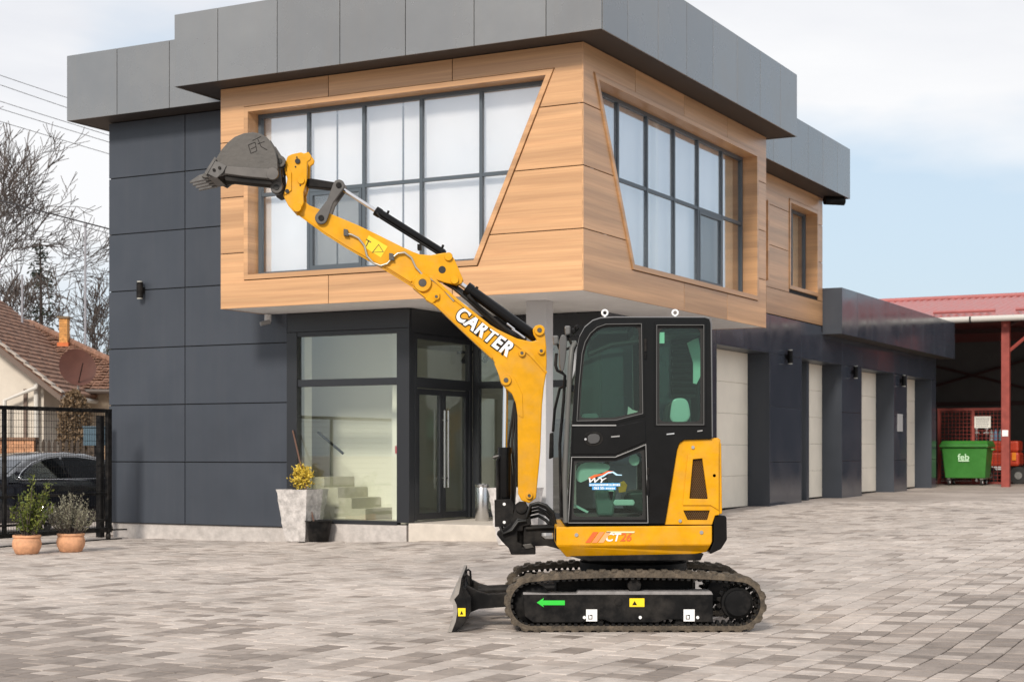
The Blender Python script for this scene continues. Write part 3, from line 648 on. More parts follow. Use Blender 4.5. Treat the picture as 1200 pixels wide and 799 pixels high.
def make_frame(y0, near):
    fr = epx('track_frame', BLKM, [(613, 697), (836, 697), (836, 729), (806, 729), (798, 726), (780, 726), (772, 729.5), (716, 729.5), (708, 726), (690, 726), (682, 729.5), (625, 729.5), (615, 722)], YN, y0+.03, y0+.27, bev=.004)
    epx('frame_top', FRAMG, [(613, 694), (640, 695.5), (676, 695.5), (678, 693), (834, 693), (836, 696.8), (613, 696.8)], YN, y0+.025, y0+.26, fr, .002)
    disc('roller', BLKM, 744, 686, YN, .055, y0+.05, y0+.25, fr)
    for u in (650, 700, 750, 800): disc('roller', BLKM, u, 729, YN, .055, y0+.06, y0+.24, fr)
    disc('idler', BLKM, 624, 708, YN, .15, y0+.08, y0+.22, fr, prof=[(.05, y0+.06), (.06, y0+.08), (.13, y0+.09), (.155, y0+.10), (.155, y0+.2), (.13, y0+.21)])
    x, _, z = RX, 0, FZ; mb = MB(); poly = []
    for k in range(17):
        for r, t in ((.125, -.4), (.155, -.16), (.155, .16), (.125, .4)): an = 2*PI*(k+t)/17; poly.append((x+r*math.cos(an), z+r*math.sin(an)))
    sp = mb.prism(poly, y0+.12, y0+.17, XZ).build('sprocket', BLKM, fr)
    MB().lathe([(.0, y0+.012), (.095, y0+.014), (.104, y0+.022), (.106, y0+.06), (.125, y0+.062), (.128, y0+.12)], (x, 0, z), 32, 'Y').build('hub', BLKM, fr, smooth=40)
    if near:
        yy = y0+.0285
        MB().prism(pxp([(629, 706), (637.5, 700.5), (636.5, 703.5), (662, 703.5), (662, 709), (636.5, 709), (637.5, 711.5)], YN), yy, yy-.002, XZ).build('arrow_sticker', GREENM, fr)
        for u in (687, 801.5):
            s_ = MB().prism(pxp([(u, 714), (u+13, 714), (u+13, 728), (u, 728)], YN), yy, yy-.002, XZ).build('label_sticker', WHITE, fr)
            x0, _, z0 = W3(u+5, 723, YN)
            mb = MB()
            for q, r_ in (((x0-.016, z0-.018), (x0-.010, z0+.018)), ((x0+.010, z0-.018), (x0+.016, z0+.018)), ((x0-.016, z0-.018), (x0+.016, z0-.012)), ((x0-.005, z0+.010), (x0+.016, z0+.018))):
                mb.box((q[0], yy-.003, q[1]), (r_[0], yy-.0022, r_[1]))
            mb.build('lifting_mark', BLKM, fr, kind='stuff')
        s_ = MB().prism(pxp([(738, 701), (755.5, 701), (755.5, 711), (738, 711)], YN), yy, yy-.002, XZ).build('warning_sticker', YELM, fr)
        MB().prism(pxp([(741, 709), (744, 704), (747, 709)], YN), yy-.0022, yy-.003, XZ).build('warning_mark', BLKM, fr)
        for u in (685, 750.6, 818): disc('bolt', WHITE, u, 723.5, YN, .013, yy-.008, yy, fr, 12)
        disc('grease_port', BLKM, 725, 705.5, YN, .03, yy-.006, yy, fr, 16)
    return fr
make_frame(YN, True); make_frame(YN+1.2, False)
MB().box((.35, YN+.28, .22), (1.45, YN+1.22, .40)).build('lower_frame', BLKM, ex, .02)
cxr = (742-U0)*13.28/FPX
MB().lathe([(.42, .40), (.44, .42), (.44, .50), (.40, .52), (.40, .58)], (cxr, 13.28, 0), 40, 'Z').build('slew_ring', BLKM, ex, smooth=40)
# --- dozer blade
by0, by1 = YN, YN+1.5
bl = epx('dozer_blade', BLKM, [(538, 677.5), (541, 678), (541.5, 690), (546, 700), (547, 718), (544, 731), (534, 740), (525.5, 741), (525, 739), (530, 728), (532.5, 716), (531.5, 708), (527.5, 703), (528, 701), (533, 695), (535.5, 686)], YN, by0, by1, bev=.003)
MB().prism(pxp([(537.6, 677.4), (540.6, 677.4), (539.4, 686), (537.6, 695.4), (532.2, 702), (535, 708), (536, 716), (534, 728), (529, 740.6), (524.4, 740), (529.4, 727.5), (531.8, 716), (530.9, 708.4), (526.7, 703), (527.4, 700.6), (532.4, 694.6), (534.9, 685.8)], YN), by0-.004, by1+.004, XZ).build('worn_face', mat('worn_steel', (.26, .24, .22), .55, nscale=10, namp=.25), bl)
for y in (YN+.33, YN+1.05):
    epx('blade_arm', BLKM, [(545, 690), (558, 697), (571, 700.5), (606, 698), (640, 696), (640, 712), (606, 714.5), (560, 718), (546, 724)], YN, y, y+.12, bl, .006)
epx('end_rib', BLKM, [(541, 687), (546, 690), (552, 700), (552, 716), (546, 728), (536, 738)], YN, by0+.004, by0+.04, bl, .003)
for y in (YN+.45, YN+1.0):
    x0, _, z0 = W3(543, 690, YN); MB().tube([(x0-.012, y, z0-.03), (x0-.012, y, z0+.045), (x0-.004, y, z0+.07), (x0+.012, y, z0+.08), (x0+.028, y, z0+.066), (x0+.034, y, z0-.03)], .009, 8).build('lifting_eye', BLKM, bl, smooth=50)
MB().prism(pxp([(536.5, 712), (545.5, 712), (545.5, 721.5), (537, 721.5)], YN), by0-.0055, by0-.007, XZ).build('warning_sticker', YELM, bl)
MB().prism(pxp([(539, 719.5), (541, 715), (543, 719.5)], YN), by0-.0072, by0-.008, XZ).build('warning_mark', BLKM, bl)
x0, _, z0 = W3(600, 700, 13.2); MB().tube([(x0-.28, 13.26, z0+.05), (x0+.5, 13.26, z0+.08)], .045, 12).build('blade_cylinder', BLKM, bl, smooth=40)
# --- revolving body
YB = 12.60; YF = 13.96
body = epx('lower_body', YEL, [(652, 617), (834.5, 615.5), (834.5, 634), (833, 638.5), (652, 639.5)], YB, YB, YF, bev=.010, seg=3)
q_ = pxp([(652.3, 639.2), (833, 638.2), (829.5, 647), (812, 650), (740, 652.5), (664, 653)], YB); q_i = pxp([(652.3, 639.2), (833, 638.2), (829.5, 647), (812, 650), (740, 652.5), (664, 653)], YB)
ins_ = [0, 0, .07, .075, .08, .08]
MB().add([(p[0], YB+d, p[1]) for p, d in zip(q_, ins_)]+[(p[0], YF-d, p[1]) for p, d in zip(q_, ins_)], [(0, 1, 2), (0, 2, 3), (0, 3, 4), (0, 4, 5), (8, 7, 6), (9, 8, 6), (10, 9, 6), (11, 10, 6)]+[(i, 6+i, 6+(i+1) % 6, (i+1) % 6) for i in range(6)]).build('skirt', YEL, body, .006)
epx('deck', BLKM, [(662, 606), (836, 606), (836, 616.4), (662, 616.4)], YB, YB+.03, YF-.03, ex)
epx('belly_plate', BLKM, [(668, 652), (826, 649), (822, 657), (690, 658)], YB, YB+.06, YF-.06, ex)
PT = lambda cu, cv, Y, y, ang=0: (lambda x, z, d: (W3(cu, cv, Y)[0]+x*math.cos(ang)-z*math.sin(ang), y-d, W3(cu, cv, Y)[2]+x*math.sin(ang)+z*math.cos(ang)))
yb = YB-.003
for k, (u, m_) in enumerate(((686, ORNM), (693.5, mat('salmon_mark', (.85, .25, .08), .5)), (701, mat('pale_salmon_mark', (.9, .38, .16), .5)))):
    MB().prism(pxp([(u, 635.5), (u+6, 635.5), (u+15, 623), (u+9, 623)], YB), yb, yb-.002, XZ).build('stripe_mark', m_, body)
MB().prism(pxp([(711, 622.3), (744, 622.3), (743, 624), (710.2, 624)], YB), yb, yb-.002, XZ).build('stripe_mark', mat('cream_mark', (.9, .72, .45), .5), body)
text_mesh('CT', 'lettering', PT(717.2, 629.6, YB, yb), .088, WHITE, body, .002, .25, .001, 1.0)
text_mesh('26', 'lettering', PT(733, 629.6, YB, yb), .088, ORNM, body, .001, .25, .001, 1.0)
for u, v in ((675.5, 626.5), (822, 623.5)): disc('bolt', STEEL, u, v, YB, .016, YB-.008, YB+.002, body, 14)
epx('front_corner', BLKM, [(651, 620), (653, 620), (653, 636), (651, 634)], YB, YB+.03, YB+.2, body, 0)
cw = epx('counterweight', BLK, [(835.5, 603), (849.5, 603.5), (851.5, 606), (852, 632), (845, 643), (832, 649), (831, 646), (835.8, 634)], YB+.04, YB+.03, YF-.02, bev=.02, seg=3)
mb = MB().prism(pxp([(848.5, 611), (851.8, 612), (852.3, 626), (849, 627)], YB+.04), YB+.10, YB+.2, XZ); mb.build('tail_lamp', mat('lamp_red', (.35, .01, .01), .2), cw)
# engine cover
ec = MB().plate(pxp([(779, 614.5), (786, 572), (793.5, 526), (796, 519), (802, 515), (841, 514), (843, 517), (843, 603), (838, 604), (834.6, 614.5)], YB),
                [pxp([(812, 538), (823, 537), (829.5, 584.5), (808, 584)], YB), pxp([(801, 598), (832, 598), (829, 609), (806, 609)], YB)], YB+.006, YB+.03, XZ).build('engine_cover', YEL, ex, .005)
MB().plate(pxp([(806, 532), (842.5, 531), (842.5, 598), (833, 592), (800, 592)], YB), [pxp([(812, 538), (823, 537), (829.5, 584.5), (808, 584)], YB)], YB-.006, YB+.0055, XZ).build('cover_relief', YEL, ec, .005)
MB().prism(pxp([(786, 614), (843, 614), (843, 516), (800, 516)], YB), YB+.10, YF-.1, XZ).build('engine_bay', BLKM, ec, .02)
epx('cover_rear', YEL, [(841, 515), (846, 519), (847, 602), (841, 603)], YB, YB+.03, YF-.06, ec, .01)
epx('cover_top', YEL, [(797, 516), (802, 513.6), (842, 512.8), (845, 515), (845, 518), (800, 518)], YB, YB+.0315, YF-.06, ec, .004)
gm = mat('grille_metal', (.10, .05, .015), .6)
for poly in ([(812, 538), (823, 537), (829.5, 584.5), (808, 584)], [(801, 598), (832, 598), (829, 609), (806, 609)]):
    us = [p[0] for p in poly]; vs_ = [p[1] for p in poly]; mb = MB(); u = min(us)-40
    def seg_in(pf, pq):
        pts = [lerp(pf, pq, t/60) for t in range(61)]
        def ins(p):
            s = 0
            for i in range(len(poly)):
                a, b = poly[i], poly[(i+1) % len(poly)]; c = (b[0]-a[0])*(p[1]-a[1])-(b[1]-a[1])*(p[0]-a[0]); s += 1 if c > 0 else -1
            return abs(s) == len(poly)
        q = [p for p in pts if ins(p)]
        return (q[0], q[-1]) if len(q) > 1 else None
    while u < max(us)+40:
        for sg in (1, -1):
            r_ = seg_in((u, min(vs_)), (u+sg*(max(vs_)-min(vs_))*.6, max(vs_)))
            if r_: mb.tube([Vector(W3(*r_[0], YB+.02))+Vector((0, .0 if sg > 0 else .002, 0)), Vector(W3(*r_[1], YB+.02))+Vector((0, .0 if sg > 0 else .002, 0))], .0035, 4, False)
        u += 2.4
    mb.build('grille', gm, ec, kind='stuff')
for u, v in ((812, 524), (797, 610), (837, 557)): disc('bolt', STEEL, u, v, YB, .014, YB-.006, YB+.008, ec, 14)
# --- cab
YK = 12.585; YQ = 13.52
cab = empty('cab', W3(740, 610, YK), 'black framed operator cab with tinted glass', None, None, ex)
outl = [(664, 613), (667, 560), (670, 500), (674, 440), (676.5, 408), (679, 395), (685, 384), (694, 376.5), (703, 373.5), (720, 372.5), (826, 372.5), (831, 374), (832.5, 379), (834, 514), (801, 515), (795.5, 519), (793, 526), (786, 572), (779, 613)]
dwin = [(676.5, 492.5), (679, 450), (682.5, 414), (686, 401), (692, 391), (700, 384), (710, 380.5), (751, 380), (752.5, 484), (742, 486.5), (722, 491.5)]
rwin = [(770, 497), (770, 381.5), (824, 381.5), (824, 497)]
lwin = [(668.5, 608.5), (671.5, 537.5), (721, 537.5), (755, 523.5), (757, 608.5)]
MB().plate(pxp(outl, YK), [pxp(dwin, YK), pxp(rwin, YK), pxp(lwin, YK)], YK, YK+.045, XZ).build('side_frame', BLK, cab, .006)
MB().plate(pxp(outl, YK), [pxp(dwin, YK), pxp(rwin, YK), pxp([(669, 600), (671.5, 505), (757, 505), (757, 600)], YK)], YQ-.045, YQ, XZ).build('side_frame', BLK, cab, .006)
# door: raised rim strips and panel
door = MB().plate(pxp([(667, 611), (670.5, 534), (721.5, 534), (757.5, 519.3), (760.5, 611)], YK), [pxp(lwin, YK)], YK-.012, YK-.001, XZ).build('door', BLK, cab, .003, label='lower glazed cab door')
MB().plate(pxp([(672, 496), (675.5, 446), (679.5, 411), (684, 398), (690.5, 387.5), (699.5, 380.5), (709.5, 377), (754.5, 376.6), (755.8, 487), (742, 490), (723, 495)], YK), [pxp(dwin, YK)], YK-.014, YK-.001, XZ).build('window_rim', BLK, door, .004)
MB().plate(pxp([(766.5, 499.5), (766.5, 377.5), (827.5, 377.5), (827.5, 499.5)], YK), [pxp(rwin, YK)], YK-.010, YK-.001, XZ).build('window_rim', BLK, cab, .003)
MB().plate(pxp([(665.5, 612.5), (669.5, 535), (721, 535), (757, 520.2), (759.5, 612.5)], YK), [pxp([(666.3, 611.9), (670.2, 535.7), (721.3, 535.7), (756.4, 521.2), (758.8, 611.9)], YK)], YK-.0145, YK-.0125, XZ).build('seam_and_glint_strip', mat('seam_grey', (.28, .28, .28), .4), door)
MB().box(W3(670.5, 499, YK-.016), (W3(722, 497.6, YK)[0], YK-.001, W3(722, 497.6, YK)[2])).build('seam_and_glint_strip', mat('seam_grey'), door)
epx('door_panel', BLK, [(671.5, 500), (723, 499), (756, 492), (757, 517), (721, 532), (671, 532)], YK, YK-.010, YK-.0005, door, .005)
hd = smooth_poly([(684.5, 509), (690, 506), (702, 506), (707, 511), (706, 518), (700, 522), (689, 522), (684.5, 517)], 1)
MB().prism(pxp(hd, YK), YK-.0165, YK-.0105, XZ).build('handle_bezel', BLKM, door, .002)
hx = smooth_poly([(688, 509), (701, 508), (703.5, 514), (700, 519.5), (689, 520)], 1); MB().prism(pxp(hx, YK), YK-.03, YK-.017, XZ).build('handle', mat('handle_grey', (.05, .05, .052), .5), door, .004)
disc('lock', CHROME, 686, 514.5, YK, .010, YK-.024, YK-.0165, door, 12)
for u0, u1, v, nm in ((716, 726, 510, 'emblem'), (817, 823, 503.5, 'emblem'), (781, 790, 507, 'catch')):
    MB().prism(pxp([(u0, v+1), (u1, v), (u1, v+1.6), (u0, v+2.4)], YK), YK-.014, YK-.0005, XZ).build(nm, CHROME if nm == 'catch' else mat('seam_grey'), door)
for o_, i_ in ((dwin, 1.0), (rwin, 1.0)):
    MB().plate(pxp(inset(o_, -.9), YK), [pxp(inset(o_, -.1), YK)], YK-.0165, YK-.0145, XZ).build('seam_and_glint_strip', mat('rim_glint_grey', (.10, .10, .10), .35), door)  # gloss highlights round the windows, painted in as lighter grey strips
MB().tube([W3(*p, YK+.012) for p in ((674.5, 440), (677, 407), (680, 394), (686, 383), (695, 375.6), (704, 372.8), (720, 371.9), (826, 371.9), (831.5, 373.6), (833.2, 379), (834.4, 512))], .008, 6).build('roof_edge_glint', mat('glint_grey', (.16, .16, .165), .35), cab, smooth=60)  # sky reflection along the roof edge, put in as a paler grey tube
# panes
for y in (YK+.02, YQ-.026):
    for w_ in (dwin, rwin): MB().prism(pxp(inset(w_, -.8), YK), y, y+.006, XZ).build('pane', CGLASS, cab)
MB().prism(pxp(inset(lwin, -.5), YK), YK+.02, YK+.026, XZ).build('pane', CGLASS, cab)
dk = mat('gasket', (.008, .008, .008), .6)
for w_, ins in ((dwin, 2.6), (rwin, 3.0), (lwin, 3.2)):
    MB().plate(pxp(inset(w_, -.2), YK), [pxp(round_poly(inset(w_, ins), 7), YK)], YK+.017, YK+.0195, XZ).build('gasket', dk, cab)
for u in (754.5, 758):
    for v in (395, 418): 
        x0, _, z0 = W3(757.5, v, YK); 
    x0, _, z0 = W3(u, 405, YK)
for v0, v1 in ((397, 412), (414, 420), (548, 556), (562, 580)):
    MB().tube([W3(756.5 if v0 < 500 else 759.5, v0, YK-.014), W3(756.5 if v0 < 500 else 759.5, v1, YK-.014)], .011, 8).build('hinge', BLKM, door, smooth=40)
# roof, front and back skins swept across the cab
def strip(name, m, pts, th, y0, y1, parent):
    P = pxp(pts, YK); n = len(P); vs = []
    for i, p in enumerate(P):
        a, b = P[max(i-1, 0)], P[min(i+1, n-1)]; d = Vector((b[0]-a[0], b[1]-a[1])).normalized(); nn = Vector((d.y, -d.x))
        for y in (y0, y1): vs += [(p[0], y, p[1]), (p[0]+nn.x*th, y, p[1]+nn.y*th)]
    fs = []
    for i in range(n-1):
        k = i*4; fs += [(k, k+4, k+5, k+1), (k+2, k+3, k+7, k+6), (k, k+2, k+6, k+4), (k+1, k+5, k+7, k+3)]
    fs += [(0, 1, 3, 2), ((n-1)*4, (n-1)*4+2, (n-1)*4+3, (n-1)*4+1)]
    return MB().add(vs, fs).build(name, m, parent, smooth=50)
strip('roof', BLK, [(685, 384.5), (694, 377), (703, 374), (720, 373), (826, 373), (831, 374.5), (832, 379)], .05, YK+.046, YQ-.046, cab)
strip('rear_wall', BLK, [(830, 505), (833, 512), (834, 560), (834, 606)], .03, YK+.046, YQ-.046, cab)
strip('rear_wall', BLK, [(831.5, 380), (832, 392)], .03, YK+.046, YQ-.046, cab)
strip('rear_pane', CGLASS, [(832, 392), (833.5, 500)], .006, YK+.06, YQ-.06, cab)
strip('windscreen', CGLASS, [(665, 606), (667.5, 560), (670.6, 500), (674.6, 440), (677.2, 408), (680, 396), (685, 386)], .006, YK+.07, YQ-.07, cab)
for y in (YK+.047, YQ-.09): strip('front_pillar', BLK, [(664, 612), (667, 560), (670, 500), (674, 440), (676.7, 408), (679.2, 395), (685, 384.5)], .04, y, y+.043, cab)
strip('front_sill', BLK, [(663, 614), (664.6, 600)], .04, YK+.05, YQ-.05, cab)
for u in (709, 791.5):
    for y in (YK+.12,):
        x0, _, z0 = W3(u, 366.5, YK+.1); mb = MB(); mb.tube([(x0+.022*math.cos(t*PI/8), y, z0+.022*math.sin(t*PI/8)) for t in range(17)], .0085, 8, False); mb.tube([(x0, y, z0-.055), (x0, y, z0-.024)], .010, 8); mb.build('eye_bolt', WHITE, cab, smooth=50)
# front furniture: wipers, work lights, mirror, grab rail
MB().tube([W3(663, 612, YK-.02), W3(662, 560, YK-.02), W3(665, 490, YK-.02), W3(668, 430, YK-.02), W3(670, 408, YK-.02), W3(674, 402, YK+.02)], .02, 10).build('grab_rail', mat('rail_grey', (.09, .09, .085), .5), cab, smooth=50)
MB().tube([W3(657.5, 606, YK+.10), W3(656, 520, YK+.10), W3(660.5, 470, YK+.10), W3(662, 440, YK+.10), W3(659, 437, YK+.10), W3(653, 434, YK+.10), W3(651, 428, YK+.1), W3(652, 414, YK+.1)], .012, 8).build('mirror_arm', BLKM, cab, smooth=50)
mi = MB().prism(pxp(smooth_poly([(656, 394), (661, 392), (664.5, 396), (663, 420), (660, 437), (656, 434), (655, 410)], 1), YK+.12), YK+.07, YK+.2, XZ).build('mirror', mat('mirror_grey', (.085, .085, .085), .35), cab, .012)
for (u, v), y in zip(((651.5, 396), (664.5, 387)), (YK+.33, YK+.1)):
    epx('work_light', mat('light_grey', (.11, .11, .11), .4), [(u-3, v-5.5), (u+4, v-5.5), (u+4.5, v+4.5), (u-1.5, v+6)], YK+.1, y, y+.1, cab, .012)
    MB().tube([W3(u+1, v+5, y+.05), W3(u+5, v+16, y+.05), W3(676, 404, y+.05)], .012, 8).build('light_bracket', BLKM, cab, smooth=50)
for u, v in ((672, 388), (676, 384)): epx('marker_lamp', BLKM, [(u-2.5, v-3), (u+2, v-5), (u+4, v), (u, v+4)], YK, YK+.06, YK+.14, cab, .01)
epx('rear_view_box', BLKM, [(645, 507), (649.5, 506), (649.5, 536), (644, 538)], YK+.1, YK+.28, YK+.36, cab, .008)
MB().tube([W3(648, 506, YK+.32), W3(650, 480, YK+.32), W3(656, 455, YK+.3), W3(668, 450, YK+.2)], .011, 8).build('mirror_arm', BLKM, cab, smooth=50)
MB().tube([W3(660, 606, YK+.46), W3(661, 540, YK+.46), W3(667, 450, YK+.46)], .012, 8).build('wiper', BLKM, cab, smooth=50)
# inside the cab
seatm = mat('seat_vinyl', (.025, .027, .027), .5); plas = mat('clear_film', (.55, .68, .62), .3)
cs_ = MB().prism(pxp(smooth_poly([(776, 600), (778, 545), (780, 505), (783, 478), (787, 470), (802, 470), (806, 480), (806, 520), (802, 600)], 1), 12.9), 12.86, 13.28, XZ).build('seat_back', seatm, cab, .05, seg=3)
MB().prism(pxp(smooth_poly([(730, 585), (732, 577), (745, 574), (780, 576), (782, 600), (736, 602)], 1), 12.9), 12.84, 13.30, XZ).build('seat_cushion', seatm, cab, .03, seg=3)
MB().prism(pxp(smooth_poly([(786, 474), (789, 467), (801, 466), (807, 472), (809, 495), (784, 497)], 2), 12.84), 12.80, 12.83, XZ).build('seat_cover_film', plas, cab, .012)
MB().box((W3(668, 0, 12.9)[0], YK+.05, W3(0, 609, 12.7)[2]), (W3(832, 0, 12.9)[0], YQ-.05, W3(0, 605, 12.7)[2])).build('floor', seatm, cab)
MB().prism(pxp([(700, 604), (697, 575), (703, 571), (722, 573), (719, 604)], 12.75), 12.72, 12.86, XZ).build('side_console', mat('console_grey', (.13, .16, .15), .5), cab, .02)
for y in (12.80, 13.32): MB().tube([W3(712, 574, y), W3(709, 550, y), W3(712, 540, y)], [.014, .012, .022], 8).build('joystick', seatm, cab, smooth=50)
MB().prism(pxp([(808, 605), (808, 512), (830, 512), (832, 605)], 12.8), YK+.06, YQ-.06, XZ).build('engine_bulkhead', seatm, cab, .01)
MB().prism(pxp([(740, 396), (740, 384), (822, 382), (822, 392)], 12.9), YK+.1, YQ-.1, XZ).build('headliner', seatm, cab, .01)
for k in range(9): MB().tube([W3(787+k % 2, 404+k*7.5, 13.38), W3(815, 404+k*7.5, 13.38)], .016, 6).build('rear_guard_bar', seatm, cab, smooth=50)
MB().prism(pxp([(768.8, 389), (779, 389), (779, 402), (768.8, 402)], YK), YK+.027, YK+.029, XZ).build('paper_label', mat('label_mint', (.55, .8, .66), .6), cab)
MB().prism(pxp([(805, 402), (812, 398), (818, 396), (822, 420), (821, 440), (816, 450), (812, 449), (812, 425)], 13.0), 12.98, 13.0, XZ).build('paper_bag', mat('bag_mint', (.5, .7, .6), .7), cab)
MB().prism(pxp([(681, 491), (683, 485), (698, 484.5), (701, 487), (701, 491)], 13.4), 13.3, 13.45, XZ).build('dash_hood', mat('dash_grey', (.3, .36, .34), .5), cab, .01)
MB().prism(pxp([(735, 487), (736, 476), (741, 480), (748, 482), (749, 486), (744, 489)], 13.3), 13.29, 13.3, XZ).build('manual', mat('manual_white', (.7, .66, .62), .6), cab)
MB().prism(pxp([(786, 466), (786, 386), (816, 386), (816, 466)], 13.42), 13.42, 13.44, XZ).build('rear_guard_panel', dk, cab)
film = mat('plastic_film', (.62, .68, .64), .25)
MB().prism(pxp(smooth_poly([(674, 556), (678, 545), (688, 541), (704, 542), (716, 545), (712, 552), (700, 555), (688, 562), (678, 566)], 1), 12.70), 12.69, 12.70, XZ).build('seat_film', film, cab)
MB().prism(pxp([(718, 589), (720, 585), (742, 585), (744, 589), (742, 592), (720, 592)], 12.74), 12.70, 12.76, XZ).build('seat_base_edge', film, cab, .008)
MB().prism(pxp([(724, 566), (731, 563), (735, 568), (733, 576), (725, 577)], 12.74), 12.72, 12.74, XZ).build('orange_tag', mat('tag_orange', (.75, .30, .02), .5), cab, .004)
MB().prism(pxp([(713, 566), (719, 565), (719, 580), (716, 587), (713, 578)], 12.73), 12.72, 12.73, XZ).build('belt_strap', film, cab)
MB().prism(pxp(smooth_poly([(736, 540), (739, 533), (746, 532), (750, 537), (748, 545), (741, 546)], 1), 12.72), 12.70, 12.72, XZ).build('wrapped_knob', film, cab, .006)
MB().prism(pxp([(671, 592), (673, 590), (690, 599), (688, 601)], 12.70), 12.69, 12.70, XZ).build('pedal_edge', film, cab)
for y, v in ((YK+.1, 402), (YQ-.12, 398)): MB().tube([W3(690, 415, y), W3(716, 404, y), W3(748, v-2, y)], .02, 8).build('roof_hose', dk, cab, smooth=50)
MB().prism(pxp([(690, 405), (700, 392), (750, 390), (750, 402), (712, 406), (694, 414)], 13.3), 13.28, 13.32, XZ).build('sun_blind', dk, cab)
# decal on the lower door glass
yg = YK+.0165
mb = MB()
for pts in ([(689, 560), (697, 556), (705, 555), (712, 551.5), (719, 552), (716, 554.5), (708, 556), (700, 558), (694, 561)],): mb.prism(pxp(pts, YK), yg, yg-.001, XZ)
dc = mb.build('decal', ORNM, cab)
MB().prism(pxp([(700, 559.5), (707, 556.5), (713, 552.8), (719, 552.2), (724, 555.6), (729, 556), (729, 557), (722, 556.8), (718, 553.8), (713, 554.5), (708, 558), (703, 560)], YK), yg-.0012, yg-.002, XZ).build('decal', mat('decal_sky', (.45, .72, .9), .5), cab)
text_mesh('WY', 'decal_lettering', PT(698, 563, YK, yg-.0022), .052, WHITE, cab, .001, .3, 0, 1.6)
MB().prism(pxp([(690.5, 566), (727, 566), (727, 569.6), (690.5, 569.6)], YK), yg, yg-.001, XZ).build('decal', BLUEM, cab)
text_mesh('www.', 'decal_lettering', PT(696, 567.8, YK, yg-.0022), .030, WHITE, cab, .0006, 0, 0, 1.0)
rt = random.Random(5)
def worn_print(u0, u1, v0, v1):
    mb = MB(); u = u0
    while u < u1:
        w = rt.uniform(.8, 1.5); mb.prism(pxp([(u, v0+rt.uniform(0, .7)), (u+w, v0+rt.uniform(0, .7)), (u+w, v1), (u, v1)], YK), yg-.0022, yg-.0025, XZ); u += w+rt.uniform(.4, .8)
    mb.build('worn_print', WHITE, cab, kind='stuff')
worn_print(700.5, 726, 566.6, 569)
MB().prism(pxp([(694, 570.2), (722, 570.2), (722, 573.6), (694, 573.6)], YK), yg, yg-.001, XZ).build('decal', BLUEM, cab)
text_mesh('063 50-', 'decal_lettering', PT(702.5, 571.9, YK, yg-.0022), .028, WHITE, cab, .0006, 0, 0, 1.0)
worn_print(710, 721, 570.8, 573)

# --- boom, stick, bucket
bt = .085
boom = epx('boom', YEL, [(607, 578), (606.8, 530), (606.5, 487), (604.5, 473), (600, 462), (592, 455), (587, 449), (584.5, 440), (582, 430), (577, 420), (561, 404.5), (545, 390), (529, 374.5), (513, 359.7), (506, 356), (500, 353), (494, 345), (485, 337), (483.5, 330), (488, 324), (496, 322.5), (508, 325), (515, 332), (535, 351), (575.7, 383), (592, 391), (606, 397.5), (622, 401), (629, 399.5), (625, 393), (624, 387), (627, 382.5), (632, 381.5), (636.5, 385), (638.5, 392), (640, 406), (640.5, 425), (640, 437), (637, 455), (635, 476), (633, 530), (628, 583), (620, 589), (611, 586)], YC, YC-bt, YC+bt, bev=.008, seg=3)
epx('weld_plate', YEL, [(579, 426), (589, 430), (604, 445), (612, 462), (613, 490), (607.5, 487), (605, 472), (600, 461.5), (589, 451), (585.5, 442)], YC, YC-bt-.006, YC-bt+.002, boom, .003)
epx('top_flange', YEL, [(508, 325.5), (535, 350), (575, 382), (600, 397), (622, 413), (641, 436), (640, 439), (620, 417), (598, 400.5), (573, 384.8), (533, 353), (506, 328)], YC, YC-bt-.012, YC-bt+.002, boom, .003)
epx('bottom_flange', YEL, [(484, 336), (513, 359), (545, 389.4), (577, 419.4), (577, 421.4), (545, 391.6), (513, 361.2), (484, 338.2)], YC, YC-bt-.012, YC+bt+.012, boom, .003)
epx('rod_clamp', YEL, [(499, 352), (505, 344), (516, 345), (516, 350), (507, 357)], YC, YC-bt-.02, YC-bt+.002, boom, .004)
for u, v, r in ((496, 333, .075), (632, 388, .045), (593, 446, .045), (611.5, 414.5, .03), (620, 580, .03), (634, 412, .03), (512, 349, .028)):
    disc('pin_boss', YEL, u, v, YC, r, YC-bt-.026, YC-bt, boom, 20)
    disc('pin', DKG, u, v, YC, r*.45, YC-bt-.032, YC-bt-.026, boom, 14)
ang = math.atan2(-(413.5-367), (598.5-536.5))
for s_, o_, m_, y_ in (('CARTER', .016, BLKM, YC-bt-.004), ('CARTER', .007, WHITE, YC-bt-.0075)):
    text_mesh(s_, 'lettering', PT(567.2, 389.3, YC, y_, ang), .165, m_, boom, o_, .12, .0015, .80, sp=1.16)
stick = epx('stick', YEL, [(346, 249), (347, 241), (356, 236), (364, 242), (386, 250.7), (420, 265), (445, 277), (472, 290.5), (484, 296), (492, 299), (505, 300), (519.6, 297.5), (527, 297), (533, 305), (543, 328), (541.5, 333), (535, 335), (521, 332), (512, 329), (507, 334), (502, 341), (494, 342.5), (484, 335.5), (452.6, 316), (430, 303), (407, 290), (380, 273)], YC, YC-.062, YC+.062, bev=.007, seg=3)
epx('stick_web', YEL, [(453, 314), (468, 313), (488, 318), (500, 324), (489, 325), (482, 332)], YC, YC-.075, YC-.06, stick, .004)
MB().tube([W3(*p, YC-.066) for p in ((348, 250.2), (380, 273.6), (407, 290.8), (452.6, 316.8), (484, 336.4))], .006, 6).build('edge_rim', YEL, stick, smooth=40)
disc('pin_hole', dk, 518.5, 317, YC, .032, YC-.066, YC-.06, stick, 18)
for u, v in ((350.5, 246), (533, 329), (526, 302)): disc('pin_boss', YEL, u, v, YC, .035, YC-.085, YC-.06, stick, 18)
